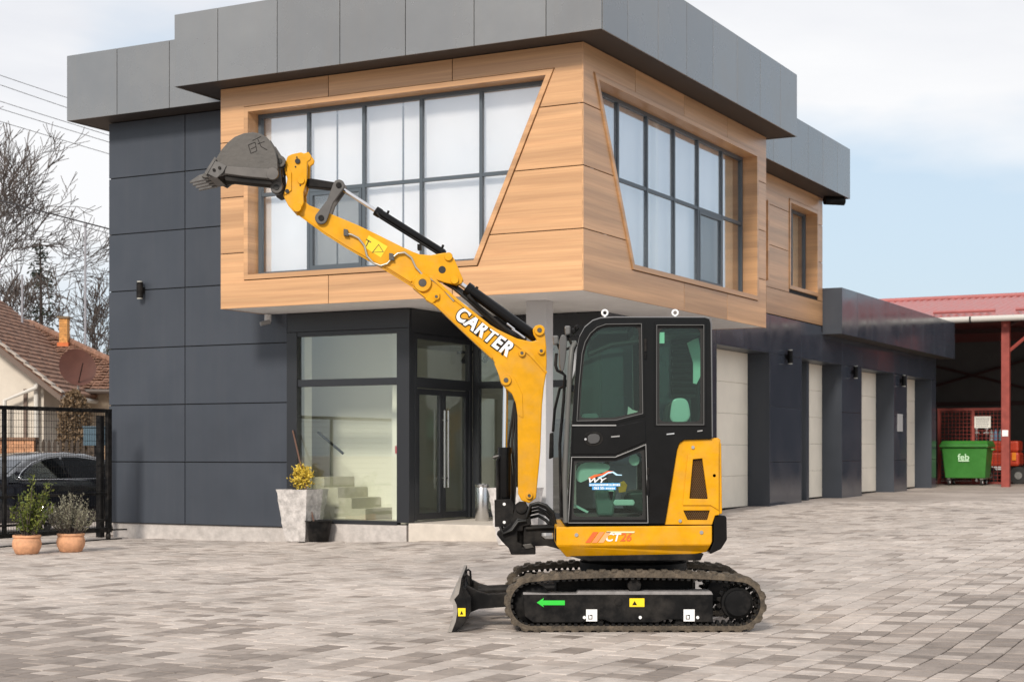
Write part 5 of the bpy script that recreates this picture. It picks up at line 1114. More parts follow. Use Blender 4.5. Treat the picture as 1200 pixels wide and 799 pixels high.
# ------------------------------------------------------------------ parked car beside the building (parallel to its side wall)
def build_car():
    c = empty('parked_car', B3(11.3, 2.0, 0), 'dark navy saloon car with chrome window trim parked behind the mesh gate', 'car')
    # stations along the car from rear (s=0) to front; (s, z_sill, z_belt, half width, z_deck)
    a_c, b_r = 11.33, -.38; L_ = 4.85
    def P(s, y, z): return B3(a_c+y, b_r+s, z+gz(*B3(a_c, b_r+s, 0)[:2]))     # y>0 away from the building
    st_ = [(0.0, .34, .72, .60, .86), (.06, .27, .78, .74, .98), (.25, .23, .86, .84, 1.04), (.7, .22, .90, .90, 1.04), (1.3, .20, .92, .915, 1.0), (2.4, .19, .91, .92, .96), (3.3, .19, .88, .91, .93), (3.9, .20, .83, .90, .88), (4.4, .22, .76, .86, .80), (4.7, .26, .66, .76, .70), (4.85, .32, .56, .60, .60)]
    V, F = [], []; m = 13
    for s, zs_, zb, hw_, zd in st_:
        half = [(hw_*.90, zs_), (hw_*.985, zs_+.12), (hw_, zs_+.30), (hw_*.995, zb-.10), (hw_*.965, zb), (hw_*.80, zd-.01), (0, zd)]
        for y, z in half: V.append(P(s, -y, z))
        for y, z in half[-2::-1]: V.append(P(s, y, z))
    for i in range(len(st_)-1):
        for k in range(m-1): F.append((i*m+k, i*m+k+1, (i+1)*m+k+1, (i+1)*m+k))
        F.append((i*m+m-1, i*m, (i+1)*m, (i+1)*m+m-1))
    F += [tuple(range(m)), tuple(range((len(st_)-1)*m+m-1, (len(st_)-1)*m-1, -1))]
    MB().add(V, F).build('body', CARP, c, smooth=50)
    # greenhouse: side outline, tapering inwards to the roof
    gl = [(.42, 1.00), (.75, 1.14), (1.10, 1.29), (1.5, 1.375), (2.0, 1.40), (2.5, 1.375), (2.95, 1.28), (3.35, 1.10), (3.62, .93)]
    V, F = [], []
    for s, z in gl:
        t = max(0, (z-.93)/.47); w = .86-.24*t; zb = .9
        V += [P(s, -.865, zb), P(s, -w, z-.03*t), P(s, -w*.8, z), P(s, 0, z+.012*t), P(s, w*.8, z), P(s, w, z-.03*t), P(s, .865, zb)]
    for i in range(len(gl)-1):
        for k in range(6): F.append((i*7+k, i*7+k+1, i*7+7+k+1, i*7+7+k))
    F += [tuple(range(7)), tuple(range((len(gl)-1)*7+6, (len(gl)-1)*7-1, -1))]
    MB().add(V, F).build('roof', CARP, c, smooth=60)
    def side(s, z, off=.0): t = max(0, (z-.93)/.47); return P(s, -(.868-.245*t)-off, z)
    def swin(name, pts, mt, off): MB().add([side(s, z, off) for s, z in pts]+[side(s, z, off-.012) for s, z in pts], [tuple(range(len(pts))), tuple(range(2*len(pts)-1, len(pts)-1, -1))]+[(i, (i+1) % len(pts), len(pts)+(i+1) % len(pts), len(pts)+i) for i in range(len(pts))]).build(name, mt, c)
    rear = [(.72, .965), (.80, 1.06), (1.05, 1.19), (1.40, 1.285), (1.72, 1.315), (1.74, .955)]
    front = [(1.80, .955), (1.79, 1.318), (2.15, 1.315), (2.55, 1.27), (2.85, 1.18), (3.15, 1.02), (3.18, .955)]
    swin('side_window', rear, CARG, .012); swin('side_window', front, CARG, .012)
    trim = [(.66, .945), (.62, .99), (.74, 1.08), (1.02, 1.215), (1.40, 1.312), (1.76, 1.345), (2.15, 1.34), (2.57, 1.295), (2.9, 1.195), (3.22, 1.02)]
    MB().tube([side(s, z, .016) for s, z in trim], .009, 6).tube([side(s, z, .016) for s, z in ((.66, .945), (1.6, .938), (2.4, .935), (3.25, .935))], .008, 6).build('chrome_trim', CHROME, c, smooth=60)
    # rear screen
    MB().add([P(.46, -.70, 1.025), P(.46, .70, 1.025), P(1.02, .52, 1.268), P(1.02, -.52, 1.268)], [(0, 1, 2, 3)]).build('rear_window', CARG, c)
    for y in (-1, 1):
        MB().add([P(.05, y*.42, .84), P(.05, y*.74, .82), P(.20, y*.845, .80), P(.20, y*.845, .70), P(.05, y*.74, .70), P(.04, y*.42, .72)], [(0, 1, 4, 5), (1, 2, 3, 4)]).build('tail_light', mat('tail_red', (.25, .01, .01), .2), c)
    for s in (1.06, 3.88):
        for y in (-1, 1):
            o = Vector(P(s, y*.82, .325)); ax = Vector(B3(1, 0, 0))-Vector(B3(0, 0, 0)); rt_ = Vector((-ax.y, ax.x, 0))
            def ring(r, off, n=28): return [o+ax*off*y+rt_*(r*math.cos(2*PI*k/n))+Vector((0, 0, r*math.sin(2*PI*k/n))) for k in range(n)]
            n = 28; R_ = [ring(.20, .055), ring(.23, .095), ring(.31, .10), ring(.325, .07), ring(.325, -.1)]; vs = [p for q in R_ for p in q]
            t_ = MB().add(vs, [(i*n+k, i*n+(k+1) % n, (i+1)*n+(k+1) % n, (i+1)*n+k) for i in range(4) for k in range(n)]+[tuple(range(4*n, 5*n))]).build('wheel', TYRE, c, smooth=40)
            mb = MB(); mb.add(ring(.225, .06)+ring(.225, .085)+ring(.205, .085), [(i*n+k, i*n+(k+1) % n, (i+1)*n+(k+1) % n, (i+1)*n+k) for i in range(2) for k in range(n)])
            for k in range(10):
                a = 2*PI*k/10; d = rt_*math.cos(a)+Vector((0, 0, math.sin(a))); mb.tube([o+ax*y*.08+d*.03, o+ax*y*.085+d*.21], [.024, .018], 5)
            mb.build('rim', CHROME, t_, smooth=40)
    return c
build_car()

# ------------------------------------------------------------------ neighbouring house, fence and yard things on the left
PLAS = mat('beige_plaster', (.60, .50, .38), .9, nscale=2.5, namp=.1)
TILE = mat('old_roof_tile', (.22, .12, .082), .85, nscale=7, namp=.45, bump=.4, bscale=30)
TILEP = mat('lichen_tile', (.42, .36, .31), .9, nscale=6, namp=.4)
house = empty('house', (-12, 42, 0), 'old beige plastered house with weathered brown tiled roof', 'house')
hx0, hx1, hy0 = -22, -9.1, 41.0
MB().box((hx0, hy0, -.2), (hx1, 49, 3.0)).build('wall', PLAS, house)
# front roof slope of overlapping tile courses (hip on the right)
ey, ez, ry, rz = 40.5, 2.98, 45.0, 4.95
hip_x0, hip_x1, left_x = -8.7, -13.5, -23
mb = MB(); nrow = 26; rng = random.Random(4)
for i in range(nrow):
    t0, t1 = i/nrow, (i+1.25)/nrow; xr0 = hip_x0+(hip_x1-hip_x0)*t0; xr1 = hip_x0+(hip_x1-hip_x0)*min(1, t1)
    x = left_x
    while x < xr0:
        w = .19; j = rng.uniform(-.012, .02); x2 = min(x+w-.012, xr0)
        y0_, z0_ = ey+(ry-ey)*t0, ez+(rz-ez)*t0+.05+j; y1_, z1_ = ey+(ry-ey)*t1, ez+(rz-ez)*t1+.0
        mb.add([(x, y0_, z0_-.03), (x2, y0_, z0_-.03), (x2, y0_, z0_), (x, y0_, z0_), (x2, y1_, z1_), (x, y1_, z1_), ((x+x2)/2, y0_-.03, z0_-.005)], [(0, 1, 6), (1, 2, 6), (2, 3, 6), (3, 0, 6), (3, 2, 4, 5)]); x += w
rf = mb.build('roof', TILE, house)
MB().add([(left_x, ey, ez-.02), (hip_x0, ey, ez-.02), (hip_x1, ry, rz-.02), (left_x, ry, rz-.02), (hip_x0, 49.5, ez-.02), (left_x, 49.5, ez-.02)], [(0, 1, 2, 3), (1, 4, 2), (2, 4, 5, 3)]).build('roof_deck', mat('roof_under', (.2, .1, .07), .9), house)
for k in range(22):
    t = k/22; x, y, z = hip_x0+(hip_x1-hip_x0)*t, ey+(ry-ey)*t, ez+(rz-ez)*t+.06
    MB().tube([(x, y, z), (x-.24, y+.225, z+.11)], [.10, .085], 8).build('hip_tile', TILE, rf, smooth=40)
k = hip_x1
while k > -20:
    MB().tube([(k, ry, rz+.05), (k-.36, ry, rz+.06)], [.11, .095], 8).build('ridge_tile', TILE, rf, smooth=40); k -= .33
MB().tube([(-11.5, 40.42, 2.93), (-8.6, 40.42, 2.91)], .06, 8).build('gutter', mat('gutter_dark', (.08, .06, .05), .6), house, smooth=40)
BRK = mat('chimney_brick', (.60, .30, .10), .9, nscale=9, namp=.3); BRK2 = mat('chimney_red', (.62, .17, .06), .9, nscale=9, namp=.2)
ch = MB().box((-12.28, 43.3, 3.6), (-11.98, 43.7, 4.35)).build('chimney', BRK2, house)
rng = random.Random(8)
for i in range(9):
    z = 4.355+i*.072
    for x0_, x1_ in (((-12.24, -12.13), (-12.125, -12.02)) if i % 2 else ((-12.24, -12.19), (-12.185, -12.075), (-12.07, -12.02))):
        MB().box((x0_, 43.35, z), (x1_, 43.62, z+.066)).build('brick', BRK, ch)
MB().box((-12.235, 43.36, 4.352), (-12.025, 43.615, 5.01)).build('mortar', mat('mortar', (.4, .33, .26), .9), ch)
MB().box((-12.29, 43.31, 5.012), (-11.97, 43.66, 5.06)).build('cap', mat('chimney_cap', (.2, .15, .1), .9), ch)
# gabled front wing
wing = empty('house_wing', (-14, 38, 0), 'gabled wing of the old house with pale verge tiles and white downpipe', 'house')
zr_, xr_ = 5.55, -14.05; slope = .80
def wz(x): return zr_-abs(x-xr_)*slope
xe = -10.62
poly = [(-17.2, -.2), (-11.15, -.2), (-11.15, wz(-11.15)-.14), (xr_, zr_-.14), (-17.2, wz(-17.2)-.14)]
MB().prism(poly, 38.2, 40.95, XZ).build('wall', mat('wing_plaster', (.58, .53, .46), .9, nscale=2, namp=.1), wing)
for sg in (1, -1):
    x_e = xr_+sg*(xe-xr_); MB().prism([(xr_, zr_), (x_e, wz(x_e)), (x_e, wz(x_e)-.10), (xr_, zr_-.10)], 37.8, 44.0, XZ).build('roof', TILE, wing)
    if sg > 0:
        tb_ = MB(); rg_ = random.Random(31)
        for i in range(22):
            t0, t1 = i/22, (i+1.2)/22; xa_, xb_ = xr_+(x_e-xr_)*t0, xr_+(x_e-xr_)*t1; y = 38.0
            while y < 43.9:
                j = rg_.uniform(0, .025); tb_.add([(xa_, y, wz(xa_)+.01), (xb_, y, wz(xb_)+.05+j), (xb_, y+.18, wz(xb_)+.05+j), (xa_, y+.18, wz(xa_)+.01), (xb_, y, wz(xb_)+.01), (xb_, y+.18, wz(xb_)+.01)], [(0, 1, 2, 3), (1, 4, 5, 2), (0, 4, 1), (3, 2, 5)]); y += .195
        tb_.build('roof_tiles', TILE, wing, kind='stuff')
    for i in range(16):
        t = i/16; x = xr_+(x_e-xr_)*t; x2 = xr_+(x_e-xr_)*(t+1.15/16)
        MB().prism([(x, wz(x)+.015), (x2, wz(x2)+.05), (x2, wz(x2)+.015), (x, wz(x)-.03)], 37.7, 37.98, XZ).build('verge_tile', TILEP, wing)
MB().prism([(xr_, zr_-.08), (xe, wz(xe)-.08), (xe, wz(xe)-.22), (xr_, zr_-.24)], 37.74, 37.79, XZ).build('barge_board', mat('weathered_board', (.16, .12, .1), .9), wing)
WP = mat('white_pipe', (.62, .60, .56), .5)
MB().tube([(-10.62, 37.9, wz(xe)-.12), (-10.62, 44, wz(xe)-.12)], .06, 8).build('gutter', WP, wing, smooth=40)
MB().tube([(-11.2, 37.95, 3.1), (-11.25, 37.95, 2.93), (-12.0, 37.95, 2.62), (-12.0, 37.95, .0)], .05, 8).build('downpipe', WP, wing, smooth=40)
MB().tube([(-11.30, 38.1, 3.0), (-11.30, 38.1, .0)], .06, 8).build('downpipe', WP, wing, smooth=40)
MB().box((-11.62, 38.15, 0), (-11.54, 38.19, 2.9)).build('corner_post', mat('weathered_board'), wing)
# satellite dish
ds = empty('satellite_dish', (-10.05, 37, 0), 'large rust brown satellite dish on a thin mast', 'satellite dish')
cx_, cz_ = W3(90, 431, 37)[0::2]; nrm = Vector((.55, -.8, .22)).normalized(); ux = nrm.cross(Vector((0, 0, 1))).normalized(); uy = ux.cross(nrm)
V, F = [], []; nr, na = 6, 28
for i in range(nr+1):
    r = .44*i/nr
    for k in range(na): a = 2*PI*k/na; V.append(Vector((cx_, 37, cz_))+ux*r*math.cos(a)+uy*r*math.sin(a)+nrm*(r*r*.35))
for i in range(nr):
    for k in range(na): F.append((i*na+k, i*na+(k+1) % na, (i+1)*na+(k+1) % na, (i+1)*na+k))
MB().add(V, F).build('dish', mat('dish_rust', (.11, .042, .03), .6, nscale=4, namp=.15), ds, smooth=60)
MB().tube([(cx_, 37.1, cz_), (cx_+.04, 37.1, 0)], .025, 8).build('mast', WP, ds, smooth=40)
MB().tube([Vector((cx_, 37, cz_))-uy*.4, Vector((cx_, 37, cz_))+nrm*.42], .012, 6).build('feed_arm', BLKM, ds, smooth=40)
# dry brown thuja
def clump_tree(name, label, cat, X, Y, prof, mt, n, size, rng, stem=True, long=1.8):
    t = empty(name, (X, Y, gz(X, Y)), label, cat); pts = []
    zmax = prof[-1][0]
    for k in range(n):
        z = rng.uniform(0, zmax)
        for (z0_, r0_), (z1_, r1_) in zip(prof, prof[1:]):
            if z0_ <= z <= z1_: r = r0_+(r1_-r0_)*(z-z0_)/(z1_-z0_)
        a = rng.uniform(0, 2*PI); rr = r*(rng.random()**.35)*(1+.22*mnoise.noise(Vector((math.cos(a)*2, math.sin(a)*2, z*2.5))))
        pts.append((X+rr*math.cos(a), Y+rr*math.sin(a), z+gz(X, Y)))
    V, F = leaf_cloud(pts, size, rng, .8, long); MB().add(V, F).build('crown', mt, t, kind='stuff')
    if stem: MB().tube([(X, Y, gz(X, Y)-.05), (X, Y, gz(X, Y)+zmax*.7)], [.06, .02], 6).build('trunk', BARK, t, smooth=50)
    return t
rng = random.Random(21)
clump_tree('brown_thuja', 'rounded dry brown thuja bush in front of the old house', 'bush', W3(87, 0, 36)[0], 36, [(0, .12), (.9, .26), (1.7, .37), (2.3, .36), (2.62, .22), (2.75, .05)], leafmat('dry_leaf', (.10, .065, .035), (.26, .18, .11)), 5200, .05, rng)
# picket fence and brick wall
pf = empty('picket_fence', (-9, 35, 0), 'dark brown wooden picket fence in front of the old house', 'fence')
x = W3(42, 0, 35)[0]; PK = mat('picket_brown', (.06, .045, .035), .85)
while x < W3(140, 0, 35)[0]:
    MB().prism([(x, .15), (x+.07, .15), (x+.07, 1.60), (x+.035, 1.68), (x, 1.60)], 35, 35.025, XZ).build('picket', PK, pf); x += .125
for z in (.5, 1.35): MB().box((W3(40, 0, 35)[0], 35.03, z), (W3(142, 0, 35)[0], 35.07, z+.07)).build('rail', PK, pf)
bw = empty('brick_wall', (-11, 34.9, 0), 'low orange brick garden wall beside the picket fence', 'wall')
BW = mat('wall_brick', (.52, .27, .15), .9, nscale=8, namp=.3)
rng = random.Random(2)
bx0, bx1 = W3(-40, 0, 34.9)[0], W3(40, 0, 34.9)[0]
MB().box((bx0+.01, 34.92, 0), (bx1-.01, 35.1, 1.66)).build('mortar', mat('mortar'), bw)
for i in range(19):
    x = bx0-(.13 if i % 2 else 0)
    while x < bx1-.05:
        a, b = max(bx0, x+.006), min(bx1, x+.25); 
        if b-a > .03: MB().box((a, 34.895, .02+i*.086), (b, 35.0, .02+i*.086+.076)).build('brick', BW, bw)
        x += .256
MB().box((bx0-.03, 34.86, 1.662), (bx1+.03, 35.14, 1.72)).build('coping', mat('coping', (.20, .12, .08), .9), bw)
pr = empty('brick_pillar', (W3(120, 0, 34.8)[0], 34.8, 0), 'pale brick pillar at the end of the picket fence', 'pillar')
for i in range(19): MB().box((W3(113, 0, 34.7)[0], 34.7, i*.086), (W3(127, 0, 34.7)[0], 34.95, i*.086+.078)).build('brick', mat('pale_brick', (.58, .40, .26), .9, nscale=8, namp=.2), pr)
mbx = empty('post_box', (W3(110, 0, 33)[0], 33, 0), 'blue grey metal box on a post behind the gate', 'box')
xa, xb = W3(97.5, 0, 33)[0], W3(124, 0, 33)[0]; za, zb_ = W3(0, 522, 33)[2], W3(0, 501, 33)[2]
MB().box((xa, 33, za), (xb, 33.2, zb_)).build('box', mat('box_blue', (.05, .10, .14), .5), mbx, .01); MB().box((xa-.02, 32.98, zb_+.001), (xb+.02, 33.22, zb_+.03)).build('lid', mat('box_blue'), mbx, .01)
MB().tube([((xa+xb)/2, 33.1, 0), ((xa+xb)/2, 33.1, za)], .03, 8).build('post', BLKM, mbx, smooth=40)
# masts and wires
for u, vt, Y, r, lab in ((100, 265, 48, .035, 'tall thin grey aerial mast behind the chimney'), (26, 322, 43, .03, 'short pale pole standing on the old house roof')):
    X = W3(u, 0, Y)[0]; m_ = empty('mast', (X, Y, 0), lab, 'mast'); MB().tube([(X, Y, 0 if r > .032 else 3.4), (X, Y, W3(0, vt, Y)[2])], r, 8).build('pole', mat('mast_grey', (.3, .3, .33), .6), m_, smooth=40)
    if r > .032: MB().lathe([(.05, 0), (.06, .05), (.02, .12)], (X, Y, W3(0, vt, Y)[2]), 10).build('finial', mat('mast_grey'), m_)
wires = [((0, 235), (128, 268.5), 30, .014, 'thick black service cable running to the dark building'), ((0, 238.5), (128, 274), 30.3, .006, 'thin cable just below the thick black service cable'),
         ((0, 88.5), (76, 114), 70, .014, 'topmost overhead power line behind the roof corner'), ((0, 99.7), (76, 125.7), 70, .014, 'second overhead power line from the top'), ((0, 119), (128, 159), 70, .014, 'third overhead power line, above a close pair'), ((0, 127.7), (128, 167), 70, .014, 'fourth overhead power line from the top'), ((0, 142.6), (128, 180.7), 70, .014, 'lowest of the five overhead power lines')]
for p, q, Y, r, lab in wires:
    pts = []
    for k in range(25):
        t = -6+k*.45 if Y > 50 else -4+k*(4+1.5)/24
        u, v = p[0]+(q[0]-p[0])*t, p[1]+(q[1]-p[1])*t; pts.append(Vector(W3(u, v, Y))+Vector((0, 0, .012*(t-.5)**2*(1 if Y > 50 else .3))))
    MB().tube(pts, r, 5).build('overhead_wire', mat('wire_dark', (.03, .03, .035), .6), None, smooth=60, label=lab, cat='cable', group='overhead wires')
# trees
def bare_tree(name, label, X, Y, H, r0, seed, levels=6, spread=.55, lean=(0, 0), ksub=3):
    rng = random.Random(seed); t = empty(name, (X, Y, 0), label, 'tree', 'leafless trees'); tr, cr = MB(), MB()
    def grow(p, d, L_, r, lv):
        n = 3; pts = [p]; rs = [r]; q = p
        for k in range(n):
            d = (d+Vector((rng.gauss(0, .13), rng.gauss(0, .13), rng.gauss(.05, .08)))).normalized(); q = q+d*L_/n; pts.append(q); rs.append(max(.0115, r*(1-.30*(k+1)/n)))
        (tr if lv >= levels-1 else cr).tube(pts, rs, 7 if lv > 3 else (4 if lv > 1 else 3), lv > 3)
        if lv == 0: return
        for k in range(ksub if lv > 1 else ksub+1):
            ax = d.orthogonal().normalized(); ax.rotate(Matrix.Rotation(rng.uniform(0, 2*PI), 3, d)); nd = d.copy(); nd.rotate(Matrix.Rotation(rng.gauss(spread, .16), 3, ax))
            i = n if k < 2 else rng.randint(1, n); grow(pts[i], nd, L_*rng.uniform(.62, .86), rs[i]*(.78 if k < 1 else .6), lv-1)
    grow(Vector((X, Y, -.1)), Vector((lean[0], lean[1], 1)).normalized(), H*.26, r0, levels)
    tr.build('trunk', BARK, t, smooth=50); cr.build('crown', mat('twig', (.07, .055, .048), .9), t, kind='stuff')
bare_tree('bare_tree', 'big leafless tree with dense spreading twigs rising behind the house wing', -20.9, 57, 14.2, .22, 23, 7, .5, ksub=3)
bare_tree('bare_tree', 'bushy low leafless tree behind the old house ridge', -16.2, 50, 9.0, .12, 9, 6, .55, ksub=3)
bare_tree('bare_tree', 'thin leafless tree behind the brick chimney', -15.6, 56, 9.6, .10, 14, 6, .55, lean=(.25, 0), ksub=3)
def conifer(label, X, Y, H, rad, seed, dens=15):
    rng = random.Random(seed); t = empty('conifer_tree', (X, Y, 0), label, 'tree', 'conifers'); br = MB(); pts = []
    MB().tube([(X, Y, -.1), (X+.05, Y, H*.6), (X, Y, H)], [.16, .09, .02], 8).build('trunk', BARK, t, smooth=50)
    z = H*.18
    while z < H-.1:
        for k in range(rng.randint(3, 5)):
            a = rng.uniform(0, 2*PI); L_ = rad*(1-z/H)**.8*rng.uniform(.55, 1.2)+.12; d = Vector((math.cos(a), math.sin(a), 0))
            P_ = [Vector((X, Y, z))+d*L_*s_+Vector((0, 0, -.25*L_*s_*s_+.12*L_*s_)) for s_ in (0, .35, .7, 1)]; br.tube(P_, [.025, .02, .012, .005], 4, False)
            for q in range(int(dens*L_*4)):
                s_ = rng.uniform(.15, 1.0)*3; i = min(2, int(s_)); p = P_[i].lerp(P_[i+1], s_-i); pts.append(p+Vector((rng.gauss(0, .09*L_), rng.gauss(0, .09*L_), rng.gauss(-.08, .07))))
        z += rng.uniform(.22, .42)
    br.build('branches', BARK, t, kind='stuff')
    V, F = leaf_cloud(pts, .075, rng, -.5, 2.2); MB().add(V, F).build('crown', leafmat('needle', (.018, .03, .02), (.06, .085, .05)) if 'needle' not in MATS else MATS['needle'], t, kind='stuff')
conifer('dark ragged conifer standing behind the old house chimney', W3(47, 0, 60)[0], 60, 9.4, 1.75, 3, 11)
conifer('dark conifer showing its branch tips beside the dark wall', W3(150, 0, 54)[0], 54, 6.3, 2.6, 6, 8)

# ------------------------------------------------------------------ open shed, waste bin and red machine on the right
shed = empty('open_shed', B3(-2, 28, .45), 'open sided shed with red metal tile roof and red steel posts', 'shed')
GZ = .45
e_b, e_z, r_b, r_z = 25.35, 5.10, 31.4, 6.18
V, F = [], []; a_ = 8.0; na = 0; per = .21
while a_ > -16:
    for f in range(6):
        aa = a_-per*f/6; h = .028*(math.cos(2*PI*f/6))
        for t in range(2): V.append(B3(aa, e_b+(r_b-e_b)*t, e_z+(r_z-e_z)*t+h))
        na += 1
    a_ -= per
for i in range(na-1): F.append((2*i, 2*i+2, 2*i+3, 2*i+1))
MB().add(V, F).build('roof', REDR, shed, smooth=70)
V = [B3(8, r_b, r_z-.02), B3(-16, r_b, r_z-.02), B3(8, 38.0, 5.1), B3(-16, 38.0, 5.1)]; MB().add(V, [(0, 1, 3, 2)]).build('rear_roof', REDR, shed)
MB().tube([B3(8, r_b, r_z+.03), B3(-16, r_b, r_z+.03)], .08, 8).build('ridge_cap', REDR, shed, smooth=50)
k = 0
for a0, a1 in ((-.2, 1.5), (-2.4, -.75), (-4.6, -2.9), (1.9, 3.4)):
    MB().tube([B3(a0, e_b+.75, e_z+.22), B3(a1, e_b+.75, e_z+.22)], .05, 6).build('snow_guard', REDR, shed, smooth=50)
MB().tube([B3(8, e_b-.06, e_z-.07), B3(-16, e_b-.06, e_z-.07)], .085, 10).build('gutter', mat('gutter_grey', (.50, .48, .45), .5), shed, smooth=50)
for a in (.3, -1.3, -2.9): bpart('gutter_bracket', BLKM, [(a-.02, a+.02, e_b-.16, e_b+.03, e_z-.17, e_z+.0)], shed)
for a in (-.54, -5.4, -10.3): bpart('post', REDS, [(a-.11, a+.11, 25.72, 25.90, .35, 5.0)], shed, .008)
for a in (6.0, -.54, -5.4, -10.3): bpart('rear_post', mat('dark_steel', (.06, .03, .028), .6), [(a-.09, a+.09, 37.0, 37.16, .35, 5.1)], shed)
SHD = mat('shed_sheet', (.10, .098, .094), .7, nscale=2, namp=.15); SHS = mat('dark_steel')
bpart('back_wall', SHD, [(-16, 8, 37.3, 37.4, .2, 5.6)], shed); bpart('end_wall', SHD, [(-15.9, -15.8, 26.3, 37.2, .2, 5.0), (6.9, 7.0, 25.6, 37.2, .2, 5.0)], shed)
for b, z in ((26.5, 5.02), (28.0, 5.28), (29.5, 5.55), (31.0, 5.8), (33, 5.7), (35, 5.35)): bpart('purlin', SHS, [(-15.5, 6.8, b, b+.1, z, z+.14)], shed)
for a in (-.54, -5.4, -10.3):
    MB().tube([B3(a, 25.8, 4.85), B3(a, 31.4, 5.85)], .07, 6).tube([B3(a, 31.4, 5.85), B3(a, 37.1, 4.85)], .07, 6).build('rafter', SHS, shed, smooth=40)
    MB().tube([B3(a, 25.85, 4.1), B3(a-.9, 25.85, 4.85)], .05, 6).build('knee_brace', REDS, shed, smooth=40)
bpart('wall_rail', SHS, [(-15.7, 6.8, 37.16, 37.28, 3.0, 3.14)], shed)
MB().tube([B3(5.9, 37.1, 3.2), B3(-.4, 37.1, 4.9)], .05, 6).build('brace', SHS, shed, smooth=40); MB().tube([B3(5.9, 37.1, 4.9), B3(-.4, 37.1, 3.2)], .05, 6).build('brace', SHS, shed, smooth=40)
# red mesh fence
rfz = empty('red_mesh_fence', B3(0, 28.9, GZ), 'red steel framed wire mesh fence behind the green bin', 'fence')
for x in ((2.05, -.02, 28.9, 28.96, 2.62, 2.70), (2.05, -.02, 28.9, 28.96, .46, .52)): bpart('rail', REDS, [(min(x[0], x[1]), max(x[0], x[1]), *x[2:])], rfz)
for a in (2.0, 1.0, .03): bpart('post', REDS, [(a-.04, a+.04, 28.895, 28.965, .4, 2.62)], rfz)
mb = MB(); a = 1.95
while a > .05: mb.tube([B3(a, 28.93, .5), B3(a, 28.93, 2.63)], .008, 4, False); a -= .11
z = .6
while z < 2.6: mb.tube([B3(1.97, 28.93, z), B3(.05, 28.93, z)], .008, 4, False); z += .11
mb.build('wire_mesh', REDS, rfz, kind='stuff')
sg = bpart('notice_board', mat('notice_white', (.75, .74, .68), .6), [(.48, .95, 28.85, 28.87, 2.11, 2.45)], None, label='white notice board fixed to the red mesh fence', cat='sign')
mb = MB(); rng = random.Random(3)
for i in range(5):
    a = .90
    while a > .55: w = rng.uniform(.02, .06); bbox(mb, a-w, a, 28.845, 28.849, 2.37-i*.055, 2.39-i*.055); a -= w+.012
mb.build('printed_lines', mat('ink_grey', (.25, .25, .25), .7), sg, kind='stuff')
bpart('small_notice', WHITE, [(-.62, -.46, 25.70, 25.715, 1.83, 2.0)], None, label='small white notice on the red steel post', cat='sign')
# bin
bc = (.86, 27.5)
wb = empty('waste_bin', B3(bc[0], bc[1], GZ), 'green four wheeled plastic waste container in front of the red fence', 'waste bin')
def BP(x, y, z): return B3(bc[0]-x, bc[1]+y, GZ+z)
def hexa(lo, hi, z0, z1): return [BP(x, y, z0) for x, y in lo]+[BP(x, y, z1) for x, y in hi]
F6 = [(0, 1, 2, 3), (7, 6, 5, 4), (0, 4, 5, 1), (1, 5, 6, 2), (2, 6, 7, 3), (3, 7, 4, 0)]
q = lambda w, f, b: [(-w, -f), (w, -f), (w, b), (-w, b)]
MB().add(hexa(q(.56, .34, .34), q(.64, .46, .46), .20, 1.08), F6).build('body', BINM, wb, .03)
MB().add(hexa(q(.685, .53, .50), q(.685, .53, .50), 1.085, 1.16), F6).build('rim', BINM, wb, .015)
MB().add(hexa(q(.68, .53, .50), q(.63, .40, .44), 1.162, 1.27), F6).build('lid', BINM, wb, .02)
MB().tube([BP(-.69, -.1, 1.02), BP(-.75, -.1, 1.02), BP(-.75, .1, 1.02), BP(-.69, .1, 1.02)], .025, 8).build('lift_trunnion', BINM, wb, smooth=40); MB().tube([BP(.69, -.1, 1.02), BP(.75, -.1, 1.02), BP(.75, .1, 1.02), BP(.69, .1, 1.02)], .025, 8).build('lift_trunnion', BINM, wb, smooth=40)
for x in (-.46, .46):
    for y in (-.28, .28):
        c = MB().box((0, 0, 0), (.001, .001, .001)); o_ = Vector(BP(x, y, .085)); ax = (Vector(BP(1, 0, 0))-Vector(BP(0, 0, 0)))
        wv = MB().tube([o_-ax*.025, o_+ax*.025], .085, 16).build('caster', TYRE, wb, smooth=40)
        MB().tube([o_-ax*.032, o_+ax*.032], .04, 12).build('hub', WHITE, wv, smooth=40)
        MB().add(hexa([(x-.04, y-.05), (x+.04, y-.05), (x+.04, y+.05), (x-.04, y+.05)], [(x-.05, y-.06), (x+.05, y-.06), (x+.05, y+.06), (x-.05, y+.06)], .165, .198), F6).build('fork', STEEL, wv)
text_mesh('feb', 'lettering', lambda x, y, d: BP(x-.02, -.34-.12*((.80+y-.2)/.88)-.005, .80+y), .24, mat('bin_print', (.6, .85, .6), .5), wb, .004, 0, .0, 1.1)
MB().add([BP(-.16, -.445, .68), BP(.14, -.445, .68), BP(.14, -.449, .715), BP(-.16, -.449, .715)], [(0, 1, 2, 3)]).build('underline', mat('bin_print'), wb)
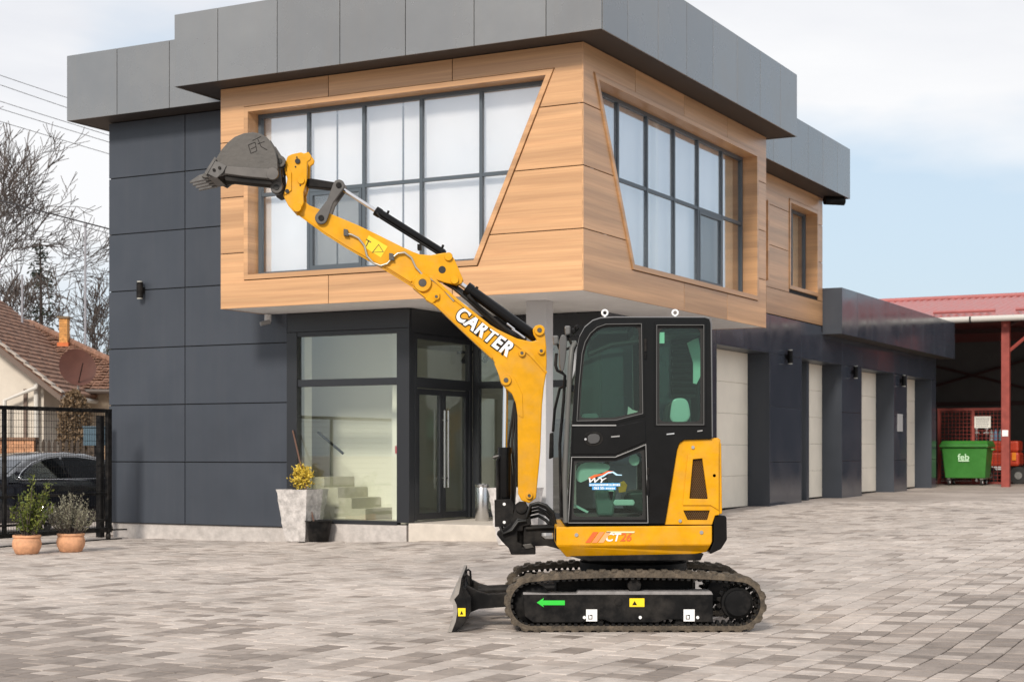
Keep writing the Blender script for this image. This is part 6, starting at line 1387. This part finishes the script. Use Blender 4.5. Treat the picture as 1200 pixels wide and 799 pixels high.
# red machine half hidden behind the post
mm_ = empty('red_machine', B3(-.9, 29.6, GZ), 'small orange red work machine half hidden behind the red post', 'machine')
def RP(x, y, z): return B3(.15-x, 29.5+y, GZ+z)
RM = mat('machine_red', (.48, .05, .02), .35)
def mbx_(nm, m, x0, x1, y0, y1, z0, z1, bev=.03, par=mm_): MB().add([RP(x, y, z) for z in (z0, z1) for x, y in ((x0, y0), (x1, y0), (x1, y1), (x0, y1))], F6).build(nm, m, par, bev)
mbx_('chassis', BLKM, -.6, .5, -.3, .5, .25, .5); mbx_('hood', RM, -.52, .42, -.32, .45, .52, .95, .08); mbx_('engine_cover', RM, -.5, .40, -.30, .4, .952, 1.28, .06)
mbx_('lamp', mat('amber', (.8, .25, .02), .3), .22, .34, -.36, -.322, .7, .93, .01); mbx_('bumper', WHITE, -.55, -.05, -.40, -.33, .42, .52, .01)
for x in (-.42, .42):
    for y in (-.35, .45):
        o_ = Vector(RP(x, y, .26)); ax = Vector(RP(0, 1, 0))-Vector(RP(0, 0, 0)); w_ = MB().tube([o_-ax*.09, o_+ax*.09], .26, 18).build('wheel', TYRE, mm_, smooth=40); MB().tube([o_-ax*.1, o_+ax*.1], .11, 12).build('hub', STEEL, w_, smooth=40)
for i, x in enumerate((-.92, -.62)):
    MB().tube([RP(x, .2, 0.0), RP(x, .2, 1.62)], .03, 8).tube([RP(x-.09, .2, 1.52), RP(x+.09, .2, 1.52)], .025, 6).tube([RP(x, .2, 1.62), RP(x, .2, 1.72)], .05, 8).build('gas_valve_stand', WHITE, mm_, smooth=40)
for x, m in ((-.44, mat('bottle_grey', (.4, .45, .45), .4)), (-.30, mat('bottle_blue', (.12, .25, .4), .4)), (-.16, mat('bottle_teal', (.15, .3, .35), .4))):
    gb_ = empty('gas_bottle', RP(x, -.05, 1.28), {-.44: 'grey upright gas bottle standing on the red machine', -.30: 'blue upright gas bottle standing on the red machine', -.16: 'teal upright gas bottle standing on the red machine'}[x], 'gas bottle', 'gas bottles on the machine')
    MB().lathe([(.06, 1.285), (.065, 1.30), (.065, 1.52), (.03, 1.58), (.025, 1.62)], Vector(RP(x, -.05, 0)), 12).build('bottle', m, gb_, smooth=40)
